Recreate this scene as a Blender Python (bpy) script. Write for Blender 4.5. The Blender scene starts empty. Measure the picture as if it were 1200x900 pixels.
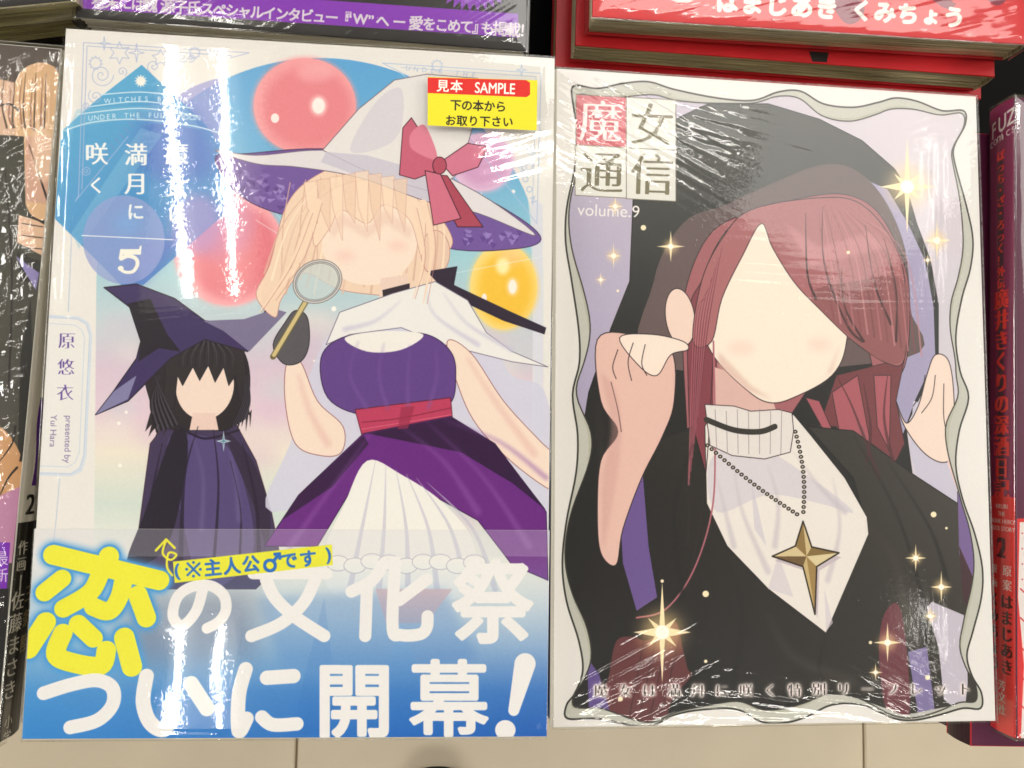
import bpy, math, random
import numpy as np
from mathutils import Vector, Euler
rng = np.random.RandomState(7); random.seed(7)
S = bpy.context.scene; C = bpy.context.collection

# ------------------------------------------------------------------ camera
F = 960.0                                   # focal length in photo pixels (photo 1200 x 900)
CAM = Vector((0.03397, -0.01675, 0.21653)); ROT = Euler((0.07636, -0.09454, 0.01833))
cd = bpy.data.cameras.new('camera'); cam = bpy.data.objects.new('camera', cd); C.objects.link(cam)
cam.location = CAM; cam.rotation_euler = ROT
cd.sensor_width = 36; cd.lens = F / 1200 * 36; cd.clip_start = 0.005; cd.clip_end = 50
S.camera = cam
RM = np.array(ROT.to_matrix()); CA = np.array(CAM)

def rays(px, py):
    d = np.stack([(np.asarray(px, float) - 600) / F, -(np.asarray(py, float) - 450) / F, -np.ones_like(np.asarray(px, float))], -1)
    return d @ RM.T
def at(px, py, z):                          # the point of the horizontal plane z seen at a photo pixel
    d = rays(px, py); t = (z - CA[2]) / d[..., 2]
    return CA + d * t[..., None]
def project(P):
    q = (np.asarray(P) - CA) @ RM
    return 600 + F * q[..., 0] / -q[..., 2], 450 - F * q[..., 1] / -q[..., 2]

# ------------------------------------------------------------------ light and exposure
w = bpy.data.worlds.new("World"); S.world = w; w.use_nodes = True
bg = w.node_tree.nodes['Background']; bg.inputs[0].default_value = (1.0, 0.93, 0.84, 1); bg.inputs[1].default_value = 0.08
S.view_settings.view_transform = 'Standard'; S.view_settings.look = 'None'
S.view_settings.exposure = 0; S.view_settings.gamma = 1
WARM = (1.0, 0.968, 0.92)
def area(name, loc, size, L, aim=(0.05, 0, 0), col=WARM):
    l = bpy.data.lights.new(name, 'AREA'); l.shape = 'RECTANGLE'; l.size, l.size_y = size
    l.energy = L * math.pi * size[0] * size[1]; l.color = col
    o = bpy.data.objects.new(name, l); C.objects.link(o); o.location = loc
    o.rotation_euler = (Vector(aim) - Vector(loc)).to_track_quat('-Z', 'Y').to_euler()
    return o
area('side_light_left', (-2.5, 0.3, 1.6), (0.7, 1.5), 14.5)  # added area light, set below ceiling height to reach the left-facing spine
area('side_light_right', (2.7, 0.2, 1.7), (0.7, 1.5), 12.5)  # its added counterpart, hung low for the spine that faces right
area('ceiling_lamp_rear', (0.2, 2.9, 2.2), (1.6, 0.7), 10)
area('ceiling_lamp_front', (0.3, -2.6, 2.2), (1.6, 0.7), 10)
area('ceiling_lamp_haze', (1.0, 1.30, 2.2), (1.7, 0.9), 3.6)
ceiling_z = 2.3
def mirror_point(px, py, z=0.0, Z=ceiling_z):
    P = at(px, py, z); d = P - CA; d[2] = -d[2]
    return P + d * ((Z - z) / d[2])

# ------------------------------------------------------------------ small tools
def tag(o, label=None, cat=None, group=None, kind=None):
    if label: o['label'] = label
    if cat: o['category'] = cat
    if group: o['group'] = group
    if kind: o['kind'] = kind
    return o
def empty(name, loc, label, cat, group=None):
    o = bpy.data.objects.new(name, None); C.objects.link(o); o.location = loc; o.empty_display_size = .01
    return tag(o, label, cat, group)
def mesh_obj(name, V, Fc, mats, parent=None, smooth=False, uv=None, mi=None):
    me = bpy.data.meshes.new(name)
    V = np.asarray(V, float)
    off = np.array(parent.location) if parent is not None else np.zeros(3)
    me.from_pydata([tuple(v) for v in (V - off)], [], [tuple(f) for f in Fc])
    for m in (mats if isinstance(mats, (list, tuple)) else [mats]): me.materials.append(m)
    if mi is not None: me.polygons.foreach_set('material_index', list(mi))
    if smooth: me.polygons.foreach_set('use_smooth', [True] * len(me.polygons))
    if uv is not None:
        l = me.uv_layers.new(name='UVMap'); idx = np.zeros(len(me.loops), int); me.loops.foreach_get('vertex_index', idx)
        l.data.foreach_set('uv', np.asarray(uv)[idx].ravel())
    me.update(); me.validate()
    o = bpy.data.objects.new(name, me); C.objects.link(o)
    if parent is not None: o.parent = parent
    return o

# ------------------------------------------------------------------ drawing flat print in code
def glyph_segs(s, cache={}):
    if s in cache: return cache[s]
    c = bpy.data.curves.new('t', 'FONT'); c.body = s; c.size = 1; c.resolution_u = 4
    o = bpy.data.objects.new('t', c); C.objects.link(o); bpy.context.view_layer.update()
    m = o.evaluated_get(bpy.context.evaluated_depsgraph_get()).to_mesh()
    cnt = {}
    for p in m.polygons:
        for k in p.edge_keys: cnt[k] = cnt.get(k, 0) + 1
    co = [(v.co.x, v.co.y) for v in m.vertices]
    sg = np.array([[co[a], co[b]] for (a, b), n in cnt.items() if n == 1]) if cnt else np.zeros((0, 2, 2))
    bpy.data.objects.remove(o); bpy.data.curves.remove(c)
    cache[s] = sg
    return sg
def smooth_pts(P, closed=True, n=6):
    P = np.asarray(P, float); m = len(P); out = []
    rngi = range(m if closed else m - 1)
    for i in rngi:
        if closed: a, b, c, d = P[(i - 1) % m], P[i], P[(i + 1) % m], P[(i + 2) % m]
        else: a, b, c, d = P[max(i - 1, 0)], P[i], P[i + 1], P[min(i + 2, m - 1)]
        for t in np.arange(n) / n:
            out.append(.5 * (2 * b + (c - a) * t + (2 * a - 5 * b + 4 * c - d) * t * t + (3 * b - a - 3 * c + d) * t ** 3))
    if not closed: out.append(P[-1])
    return np.array(out)
def blur_arr(a, r):
    r = int(round(r))
    if r < 1: return a
    for _ in range(2):
        for ax in (0, 1):
            p = np.pad(a, [(r + 1, r) if i == ax else (0, 0) for i in (0, 1)], mode='edge')
            cs = np.cumsum(p, axis=ax)
            a = (cs[2 * r + 1:] - cs[:-2 * r - 1]) / (2 * r + 1) if ax == 0 else (cs[:, 2 * r + 1:] - cs[:, :-2 * r - 1]) / (2 * r + 1)
    return a
class Canvas:
    """A sheet of print on the plane O + u*U + v*V; shapes are given where the photo shows them and laid onto that plane."""
    def __init__(s, O, U, V, W, H, ppm=9000., base=(232, 228, 220)):
        s.O, s.U, s.V, s.W, s.H, s.ppm = np.array(O, float), np.array(U, float), np.array(V, float), W, H, ppm
        s.N = np.cross(s.U, s.V); s.nx, s.ny = int(W * ppm), int(H * ppm)
        s.A = np.ones((s.ny, s.nx, 3), np.float32) * np.array(base, np.float32)
        gx, gy = np.meshgrid((np.arange(s.nx) + .5) / ppm, (np.arange(s.ny) + .5) / ppm)
        P = s.O + gx[..., None] * s.U + gy[..., None] * s.V
        s.PX, s.PY = [q.astype(np.float32) for q in project(P)]
        c = s.ny // 2, s.nx // 2
        s.k = 1 / max(1e-6, math.hypot(float(s.PX[c[0] + 1 if s.ny > 2 else 0, c[1]] - s.PX[c]), float(s.PY[c[0] + 1, c[1]] - s.PY[c])))
        s.clip = None
    def c(s, pts):
        pts = np.asarray(pts, float); d = rays(pts[..., 0], pts[..., 1])
        t = ((s.O - CA) @ s.N) / (d @ s.N); P = CA + d * t[..., None] - s.O
        return np.stack([P @ s.U, P @ s.V], -1) * s.ppm
    def _fill(s, segs):                      # segs in canvas px -> (slice, coverage)
        if len(segs) == 0: return None
        x0, y0 = np.floor(segs.reshape(-1, 2).min(0)).astype(int) - 1; x1, y1 = np.ceil(segs.reshape(-1, 2).max(0)).astype(int) + 2
        x0, y0, x1, y1 = max(x0, 0), max(y0, 0), min(x1, s.nx), min(y1, s.ny)
        if x1 <= x0 or y1 <= y0: return None
        M = np.zeros((y1 - y0, x1 - x0 + 1), np.float32); SS = 4
        lo = segs[:, :, 1].min(1); hi = segs[:, :, 1].max(1); ax, ay, bx, by = segs[:, 0, 0], segs[:, 0, 1], segs[:, 1, 0], segs[:, 1, 1]
        W = x1 - x0
        for j in range(y1 - y0):
            near = np.nonzero((lo < y0 + j + 1) & (hi >= y0 + j))[0]
            if len(near) == 0: continue
            for q in range(SS):
                y = y0 + j + (q + .5) / SS
                m = near[(lo[near] <= y) & (hi[near] > y)]
                if len(m) == 0: continue
                xs = np.sort(ax[m] + (y - ay[m]) / (by[m] - ay[m]) * (bx[m] - ax[m])) - x0
                xs = np.clip(xs, 0, W - 1e-4); i = xs.astype(int); f = xs - i
                sg = np.where(np.arange(len(xs)) % 2 == 0, 1., -1.) / SS
                np.add.at(M[j], i, sg * (1 - f)); np.add.at(M[j], i + 1, sg * f)
        return (slice(y0, y1), slice(x0, x1)), np.clip(np.cumsum(M, 1)[:, :-1], 0, 1)
    def paint(s, got, col, alpha=1., blur=0, gain=1.):
        if got is None: return
        sl, M = got
        if blur:
            r = int(blur * s.k) + 1; pad = 3 * r
            y0, y1, x0, x1 = max(sl[0].start - pad, 0), min(sl[0].stop + pad, s.ny), max(sl[1].start - pad, 0), min(sl[1].stop + pad, s.nx)
            B = np.zeros((y1 - y0, x1 - x0), np.float32); B[sl[0].start - y0:sl[0].stop - y0, sl[1].start - x0:sl[1].stop - x0] = M
            M = np.clip(blur_arr(B, r) * gain, 0, 1); sl = (slice(y0, y1), slice(x0, x1))
        if s.clip is not None: M = M * s.clip[sl]
        cc = col(s.PX[sl], s.PY[sl]) if callable(col) else np.array(col, np.float32)
        a = (M * alpha(s.PX[sl], s.PY[sl]) if callable(alpha) else M * alpha)[..., None]
        s.A[sl] = s.A[sl] * (1 - a) + cc * a
    def poly(s, pts, col, sm=False, line=None, lw=1., alpha=1., blur=0, n=6):
        P = smooth_pts(pts, True, n) if sm else np.asarray(pts, float)
        Q = s.c(P); segs = np.stack([Q, np.roll(Q, -1, 0)], 1)
        s.paint(s._fill(segs), col, alpha, blur)
        if line is not None: s.stroke(np.vstack([P, P[:1]]), lw, line)
        return P
    def ell(s, cx, cy, rx, ry, col, rot=0, **k):
        t = np.linspace(0, 2 * math.pi, 49)[:-1]; c, q = math.cos(math.radians(rot)), math.sin(math.radians(rot))
        x, y = rx * np.cos(t), ry * np.sin(t)
        return s.poly(np.stack([cx + x * c - y * q, cy + x * q + y * c], 1), col, **k)
    def stroke(s, pts, wd, col, sm=False, alpha=1., blur=0, w2=None, glow=None):
        P = smooth_pts(pts, False, 6) if sm else np.asarray(pts, float)
        Q = s.c(P); r0 = wd * s.k / 2; r1 = (wd if w2 is None else w2) * s.k / 2
        L = np.r_[0, np.cumsum(np.hypot(*(Q[1:] - Q[:-1]).T))]; T = L[-1] or 1
        m = max(r0, r1) + 2
        x0, y0 = np.floor(Q.min(0) - m).astype(int); x1, y1 = np.ceil(Q.max(0) + m).astype(int)
        x0, y0, x1, y1 = max(x0, 0), max(y0, 0), min(x1, s.nx), min(y1, s.ny)
        if x1 <= x0 or y1 <= y0: return None
        M = np.zeros((y1 - y0, x1 - x0), np.float32)
        for i in range(len(Q) - 1):
            a, b = Q[i], Q[i + 1]
            u0, v0 = np.maximum(np.floor(np.minimum(a, b) - m).astype(int), (x0, y0)); u1, v1 = np.minimum(np.ceil(np.maximum(a, b) + m).astype(int), (x1, y1))
            if u1 <= u0 or v1 <= v0: continue
            X, Y = np.meshgrid(np.arange(u0, u1) + .5, np.arange(v0, v1) + .5)
            d = b - a; l2 = max(d @ d, 1e-9); t = np.clip(((X - a[0]) * d[0] + (Y - a[1]) * d[1]) / l2, 0, 1)
            D = np.hypot(X - a[0] - t * d[0], Y - a[1] - t * d[1]); tt = (L[i] + t * (L[i + 1] - L[i])) / T
            R = r0 + (r1 - r0) * tt
            cov = np.clip(R + .5 - D, 0, 1) * np.clip(R * 2, 0, 1)
            sub = M[v0 - y0:v1 - y0, u0 - x0:u1 - x0]; np.maximum(sub, cov, out=sub)
        g = ((slice(y0, y1), slice(x0, x1)), M)
        if col is not None: s.paint(g, col, alpha, blur)
        return g
    def text(s, string, x, y, size, col, step=None, vertical=False, rot=0, bold=0, serif=False, alpha=1., glow=None, sx=1., sy=1., shear=0, line=False, gr=None):
        """one glyph at a time, centred at (x, y) and then advanced; line=True sets the whole string as one run centred on (x, y)"""
        items = []
        if line:
            sg = glyph_segs(string)
            if len(sg) == 0: return
            mid = (sg.reshape(-1, 2).min(0) + sg.reshape(-1, 2).max(0)) / 2; items = [(sg, mid, x, y)]
        else:
            dx, dy = (0, step or size) if vertical else (step or size, 0)
            cr, sr = math.cos(math.radians(rot)), math.sin(math.radians(rot))
            for i, ch in enumerate(string):
                if ch == ' ': continue
                sg = glyph_segs(ch); mid = np.array([.5, .38]) if ord(ch) > 0x2000 else (sg.reshape(-1, 2).min(0) + sg.reshape(-1, 2).max(0)) / 2
                if ch == 'ー' and vertical: sg = sg[:, :, ::-1] * [1, 1]; mid = mid[::-1]
                items.append((sg, mid, x + i * (dx * cr - dy * sr), y + i * (dx * sr + dy * cr)))
        cr, sr = math.cos(math.radians(rot)), math.sin(math.radians(rot))
        for sg, mid, cx, cy in items:
            G = (sg - mid) * size * [sx, sy]; G = G.copy(); G[..., 0] += shear * G[..., 1]; G[..., 1] *= -1
            G = np.stack([cx + G[..., 0] * cr - G[..., 1] * sr, cy + G[..., 0] * sr + G[..., 1] * cr], -1)
            got = s._fill(s.c(G))
            if got is None: continue
            if bold or serif:
                sl, M = got; pd = int(abs(bold) * s.k) + 3
                y0, y1, x0, x1 = max(sl[0].start - pd, 0), min(sl[0].stop + pd, s.ny), max(sl[1].start - pd, 0), min(sl[1].stop + pd, s.nx)
                B = np.zeros((y1 - y0, x1 - x0), np.float32); B[sl[0].start - y0:sl[0].stop - y0, sl[1].start - x0:sl[1].stop - x0] = M
                if serif:                     # thin the level strokes, keep the upright ones
                    e = size * .014 * s.k; n = max(1, int(round(e)))
                    B = np.minimum(np.roll(B, n, 0), np.roll(B, -n, 0))
                    B = np.maximum(B, np.roll(B, max(1, n // 2), 1))
                if bold:
                    r = bold * s.k; R = B.copy(); n = int(math.ceil(r))
                    for a_ in range(-n, n + 1):
                        for b_ in range(-n, n + 1):
                            d = math.hypot(a_, b_)
                            if 0 < d <= r + .3: R = np.maximum(R, np.roll(np.roll(B, a_, 0), b_, 1))
                    B = R
                got = ((slice(y0, y1), slice(x0, x1)), B)
            if glow:
                [s.paint(got, glow, 1.0, (gr or size * .12) * q_, g_) for q_, g_ in ((1, 1.6), (.5, 2.6), (.25, 3))]
            s.paint(got, col, alpha)
    def image(s, name, grain=1.7):
        a = s.A + rng.normal(0, grain * .5, s.A.shape[:2])[..., None] + blur_arr(rng.normal(0, grain * 2, s.A.shape[:2]), 1)[..., None]
        im = bpy.data.images.new(name, s.nx, s.ny); buf = np.ones((s.ny, s.nx, 4), np.float32)
        buf[..., :3] = np.clip(a / 255, 0, 1); im.pixels.foreach_set(buf.ravel()); im.update(); im.pack()
        return im
    def uv(s, P):
        Q = np.asarray(P) - s.O
        return np.stack([Q @ s.U / s.W, Q @ s.V / s.H], -1)
def grad(p0, c0, p1, c1):
    p0, p1, c0, c1 = [np.array(q, np.float32) for q in (p0, p1, c0, c1)]; d = p1 - p0
    def f(X, Y):
        t = np.clip(((X - p0[0]) * d[0] + (Y - p0[1]) * d[1]) / (d @ d), 0, 1)[..., None]
        return c0 * (1 - t) + c1 * t
    return f
def ramp_y(stops):
    ys = [a for a, _ in stops]; cs = np.array([c for _, c in stops], np.float32)
    return lambda X, Y: np.stack([np.interp(Y, ys, cs[:, i]) for i in range(3)], -1)

# ------------------------------------------------------------------ noise fields for films and pages
def vnoise(x, y, seed):
    r = np.random.RandomState(seed).rand(257, 257); r[256] = r[0]; r[:, 256] = r[:, 0]
    xi, yi = np.floor(x).astype(int), np.floor(y).astype(int); fx, fy = x - xi, y - yi
    fx, fy = fx * fx * fx * (fx * (fx * 6 - 15) + 10), fy * fy * fy * (fy * (fy * 6 - 15) + 10); xi %= 256; yi %= 256
    return (r[yi, xi] * (1 - fx) + r[yi, xi + 1] * fx) * (1 - fy) + (r[yi + 1, xi] * (1 - fx) + r[yi + 1, xi + 1] * fx) * fy - .5
def ridge(x, y, seed): return 1 - np.abs(vnoise(x, y, seed)) * 2 - .5

# ------------------------------------------------------------------ materials
def mat(name): 
    m = bpy.data.materials.new(name); m.use_nodes = True
    return m, m.node_tree.nodes, m.node_tree.links, m.node_tree.nodes['Principled BSDF']
def lin(c): 
    c = np.array(c, float) / 255
    return tuple(np.where(c <= .04045, c / 12.92, ((c + .055) / 1.055) ** 2.4)) + (1,)
def print_mat(name, img, rough=.35, spec=.25):
    m, N, L, b = mat(name); t = N.new('ShaderNodeTexImage'); t.image = img; t.extension = 'EXTEND'; t.interpolation = 'Cubic'
    L.new(t.outputs[0], b.inputs['Base Color']); b.inputs['Roughness'].default_value = rough; b.inputs['Specular IOR Level'].default_value = spec
    n = N.new('ShaderNodeTexNoise'); n.inputs['Scale'].default_value = 900; tc = N.new('ShaderNodeTexCoord'); L.new(tc.outputs['Object'], n.inputs['Vector'])
    bp = N.new('ShaderNodeBump'); bp.inputs['Strength'].default_value = .08; bp.inputs['Distance'].default_value = .0002
    L.new(n.outputs[0], bp.inputs['Height']); L.new(bp.outputs[0], b.inputs['Normal'])
    return m
def plain_mat(name, col, rough=.5, spec=.3, var=.08, scale=60, bump=.05, stretch=(1, 1, 1), dist=.0005):
    m, N, L, b = mat(name); tc = N.new('ShaderNodeTexCoord'); mp = N.new('ShaderNodeMapping'); mp.inputs['Scale'].default_value = stretch
    n = N.new('ShaderNodeTexNoise'); n.inputs['Scale'].default_value = scale; n.inputs['Detail'].default_value = 6
    L.new(tc.outputs['Object'], mp.inputs[0]); L.new(mp.outputs[0], n.inputs['Vector'])
    r = N.new('ShaderNodeValToRGB'); c = np.array(lin(col)[:3])
    r.color_ramp.elements[0].position = .3; r.color_ramp.elements[1].position = .7
    r.color_ramp.elements[0].color = tuple(c * (1 - var)) + (1,); r.color_ramp.elements[1].color = tuple(np.minimum(c * (1 + var), 1)) + (1,)
    L.new(n.outputs[0], r.inputs[0]); L.new(r.outputs[0], b.inputs['Base Color'])
    b.inputs['Roughness'].default_value = rough; b.inputs['Specular IOR Level'].default_value = spec
    bp = N.new('ShaderNodeBump'); bp.inputs['Strength'].default_value = bump; bp.inputs['Distance'].default_value = dist
    L.new(n.outputs[0], bp.inputs['Height']); L.new(bp.outputs[0], b.inputs['Normal'])
    return m
def film_mat(name, bump=.5, scale=700, rough=.06, haze=.25, hz_amt=.35, refl=1.0, scratch=0.0, sdir=(1, 8, 1), srot=0.5, spk=0):
    """clear shrink wrap: mostly see-through, a sharp and a broad reflection, fine crinkle"""
    m = bpy.data.materials.new(name); m.use_nodes = True; N, L = m.node_tree.nodes, m.node_tree.links; N.clear()
    out = N.new('ShaderNodeOutputMaterial'); tr = N.new('ShaderNodeBsdfTransparent'); tr.inputs[0].default_value = (.985, .985, .975, 1)
    g1 = N.new('ShaderNodeBsdfGlossy'); g1.inputs['Roughness'].default_value = rough; g2 = N.new('ShaderNodeBsdfGlossy'); g2.inputs['Roughness'].default_value = haze
    mg = N.new('ShaderNodeMixShader'); mg.inputs[0].default_value = hz_amt; L.new(g1.outputs[0], mg.inputs[1]); L.new(g2.outputs[0], mg.inputs[2])
    ge = N.new('ShaderNodeNewGeometry'); dt = N.new('ShaderNodeVectorMath'); dt.operation = 'DOT_PRODUCT'; L.new(ge.outputs['Incoming'], dt.inputs[0]); L.new(ge.outputs['Normal'], dt.inputs[1])
    ab = N.new('ShaderNodeMath'); ab.operation = 'ABSOLUTE'; L.new(dt.outputs['Value'], ab.inputs[0]); om = N.new('ShaderNodeMath'); om.operation = 'SUBTRACT'; om.inputs[0].default_value = 1; L.new(ab.outputs[0], om.inputs[1])
    pw = N.new('ShaderNodeMath'); pw.operation = 'POWER'; pw.inputs[1].default_value = 4.5; L.new(om.outputs[0], pw.inputs[0])
    fr = N.new('ShaderNodeMath'); fr.operation = 'MULTIPLY_ADD'; fr.inputs[1].default_value = .6; fr.inputs[2].default_value = .075; L.new(pw.outputs[0], fr.inputs[0])
    mu = N.new('ShaderNodeMath'); mu.operation = 'MULTIPLY'; mu.inputs[1].default_value = refl; mu.use_clamp = True
    mx = N.new('ShaderNodeMixShader'); L.new(fr.outputs[0], mu.inputs[0]); L.new(mu.outputs[0], mx.inputs[0])
    L.new(tr.outputs[0], mx.inputs[1]); L.new(mg.outputs[0], mx.inputs[2]); L.new(mx.outputs[0], out.inputs[0])
    tc = N.new('ShaderNodeTexCoord')
    n1 = N.new('ShaderNodeTexNoise'); n1.inputs['Scale'].default_value = scale; n1.inputs['Detail'].default_value = 3; L.new(tc.outputs['Object'], n1.inputs['Vector'])
    h = n1.outputs[0]
    if scratch:
        mp = N.new('ShaderNodeMapping'); mp.inputs['Scale'].default_value = sdir; mp.inputs['Rotation'].default_value = (0, 0, srot); L.new(tc.outputs['Object'], mp.inputs[0])
        n2 = N.new('ShaderNodeTexNoise'); n2.inputs['Scale'].default_value = 60; n2.inputs['Detail'].default_value = 5; L.new(mp.outputs[0], n2.inputs['Vector'])
        ma = N.new('ShaderNodeMath'); ma.operation = 'MULTIPLY_ADD'; ma.inputs[1].default_value = scratch; L.new(n2.outputs[0], ma.inputs[0]); L.new(n1.outputs[0], ma.inputs[2]); h = ma.outputs[0]
    if spk:                                    # sparse tiny pimples in the film
        n3 = N.new('ShaderNodeTexNoise'); n3.inputs['Scale'].default_value = scale * .75; n3.inputs['Detail'].default_value = 2; L.new(tc.outputs['Object'], n3.inputs['Vector'])
        n4 = N.new('ShaderNodeTexNoise'); n4.inputs['Scale'].default_value = 55; n4.inputs['Detail'].default_value = 2; L.new(tc.outputs['Object'], n4.inputs['Vector'])
        p3 = N.new('ShaderNodeMath'); p3.operation = 'POWER'; p3.inputs[1].default_value = 5; L.new(n3.outputs[0], p3.inputs[0])
        m4 = N.new('ShaderNodeMapRange'); m4.inputs[1].default_value = .38; m4.inputs[2].default_value = .66; m4.inputs[4].default_value = spk; L.new(n4.outputs[0], m4.inputs[0])
        a3 = N.new('ShaderNodeMath'); a3.operation = 'MULTIPLY'; L.new(p3.outputs[0], a3.inputs[0]); L.new(m4.outputs[0], a3.inputs[1])
        s3 = N.new('ShaderNodeMath'); s3.operation = 'ADD'; L.new(a3.outputs[0], s3.inputs[0]); L.new(h, s3.inputs[1]); h = s3.outputs[0]
    bp = N.new('ShaderNodeBump'); bp.inputs['Strength'].default_value = bump; bp.inputs['Distance'].default_value = .0001; L.new(h, bp.inputs['Height'])
    for g in (g1, g2): L.new(bp.outputs[0], g.inputs['Normal'])
    return m
PAGES = plain_mat('page_edges', (192, 182, 148), .9, .1, .5, 30, .8, (1, 1, 70), .0005)
PAGES_DARK = plain_mat('grey_page_edges', (164, 154, 112), .9, .1, .5, 30, .6, (1, 1, 60), .0004)
PAGES_WHITE = plain_mat('white_page_edges', (226, 220, 208), .9, .1, .2, 40, .5, (1, 1, 60), .0004)
PAPER = plain_mat('white_paper', (228, 224, 214), .6, .2, .03)
BLACK = plain_mat('black_cover_paper', (34, 30, 28), .4, .3, .15)
RED = plain_mat('red_cover_paper', (196, 34, 40), .35, .35, .06)

# ------------------------------------------------------------------ books
def frame_of(TL, TR, BR, BL):
    """a straight sheet frame (origin, across, up, width, height) round four corner points"""
    U = (TR - TL + BR - BL); U /= np.linalg.norm(U); N = np.array([0, 0, 1.]); V = np.cross(N, U)
    P = np.array([TL, TR, BR, BL]); c = P.mean(0); a, b = (P - c) @ U, (P - c) @ V
    m = .0003
    return c + U * (a.min() - m) + V * (b.min() - m), U, V, a.max() - a.min() + 2 * m, b.max() - b.min() + 2 * m
def slab(name, quad, z0, z1, mats, parent, uvc=None, inset=0, rnd=0.0004):
    """thin sheet between heights z0 < z1 over a quad, with a softened top edge"""
    Q = np.array(quad); c = Q.mean(0)
    def ring(off, z):
        R = Q + (c - Q) / np.linalg.norm((c - Q)[:, :2], axis=1)[:, None] * off * 1.414; R = R.copy(); R[:, 2] = z
        return R
    rings = [ring(inset, z0), ring(inset, z1 - min(rnd, (z1 - z0)) * .5), ring(inset + rnd * .5, z1)]
    V = np.vstack(rings); Fc = [(3, 2, 1, 0)]
    for r in range(2):
        for i in range(4): Fc.append((r * 4 + i, r * 4 + (i + 1) % 4, (r + 1) * 4 + (i + 1) % 4, (r + 1) * 4 + i))
    # corner order TL,TR,BR,BL is clockwise seen from above: flip faces
    Fc = [f[::-1] for f in Fc]; Fc.append((8, 11, 10, 9))
    mi = [1 if len(mats) > 1 else 0] * 9 + [0]
    return mesh_obj(name, V, Fc, mats, parent, uv=uvc.uv(V) if uvc is not None else None, mi=mi)
def page_block(quad, z0, z1, m, parent, spine='R', n=16, inset=.0009, seed=1):
    r = np.random.RandomState(seed); TL, TR, BR, BL = [np.array(q) for q in quad]
    U = (TR - TL) / np.linalg.norm(TR - TL); Vv = (TL - BL) / np.linalg.norm(TL - BL); V, Fc = [], []
    for k in range(n):
        a, b = z0 + (z1 - z0) * k / n, z0 + (z1 - z0) * (k + 1) / n - .00003
        j = lambda: inset + r.normal(0, .00026)
        l, rr, t, bo = j(), j(), j(), j() 
        if spine == 'R': rr = .0006
        else: l = .0006
        P = [TL + U * l - Vv * t, TR - U * rr - Vv * t, BR - U * rr + Vv * bo, BL + U * l + Vv * bo]
        base = len(V)
        for z in (a, b): V += [(p[0], p[1], z) for p in P]
        Fc += [(base + 4, base + 7, base + 6, base + 5), (base, base + 1, base + 2, base + 3)] + [(base + i, base + 4 + i, base + 4 + (i + 1) % 4, base + (i + 1) % 4) for i in range(4)]
    return mesh_obj('page_block', V, Fc, m, parent)
def film(quad, z, hfun, m, parent, nx=220, ny=300, drop=.012, over=.0008, res_skirt=5, dip=.0004):
    """shrink wrap: a fine sheet over the cover, lifted by hfun(px, py) in mm, folded down round the sides"""
    TL, TR, BR, BL = [np.array(q) for q in quad]
    W = np.linalg.norm(TR - TL); H = np.linalg.norm(TL - BL)
    us = np.r_[-over / W * np.ones(res_skirt), np.linspace(-over / W, 1 + over / W, nx), (1 + over / W) * np.ones(res_skirt)]
    vs = np.r_[-over / H * np.ones(res_skirt), np.linspace(-over / H, 1 + over / H, ny), (1 + over / H) * np.ones(res_skirt)]
    du = np.r_[np.linspace(drop, .0008, res_skirt), np.zeros(nx), np.linspace(.0008, drop, res_skirt)]
    dv = np.r_[np.linspace(drop, .0008, res_skirt), np.zeros(ny), np.linspace(.0008, drop, res_skirt)]
    u, v = np.meshgrid(us, vs); d = np.maximum(*np.meshgrid(du, dv))
    P = (BL * (1 - u)[..., None] + BR * u[..., None]) * (1 - v)[..., None] + (TL * (1 - u)[..., None] + TR * u[..., None]) * v[..., None]
    px, py = project(np.dstack([P[..., 0], P[..., 1], np.full_like(u, z)]))
    edge = np.minimum(np.minimum(u * W, (1 - u) * W), np.minimum(v * H, (1 - v) * H))
    h = np.maximum(hfun(px, py) * .001, -.0003) * np.clip((edge + .001) / .004, 0, 1)
    P[..., 2] = z + .0006 + h - np.where(d > 0, d, 0) - dip * np.exp(-np.maximum(edge, 0) / .0012)
    ny_, nx_ = u.shape; idx = np.arange(nx_ * ny_).reshape(ny_, nx_)
    Fc = np.stack([idx[:-1, :-1], idx[:-1, 1:], idx[1:, 1:], idx[1:, :-1]], -1).reshape(-1, 4)
    me = bpy.data.meshes.new('shrink_wrap'); V = P.reshape(-1, 3) - np.array(parent.location)
    me.vertices.add(len(V)); me.vertices.foreach_set('co', V.ravel()); me.loops.add(Fc.size); me.loops.foreach_set('vertex_index', Fc.ravel())
    me.polygons.add(len(Fc)); me.polygons.foreach_set('loop_start', np.arange(len(Fc)) * 4); me.polygons.foreach_set('loop_total', np.full(len(Fc), 4))
    me.update(calc_edges=True); me.polygons.foreach_set('use_smooth', np.ones(len(Fc), bool)); me.materials.append(m)
    o = bpy.data.objects.new('shrink_wrap', me); C.objects.link(o); o.parent = parent
    return o
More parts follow.
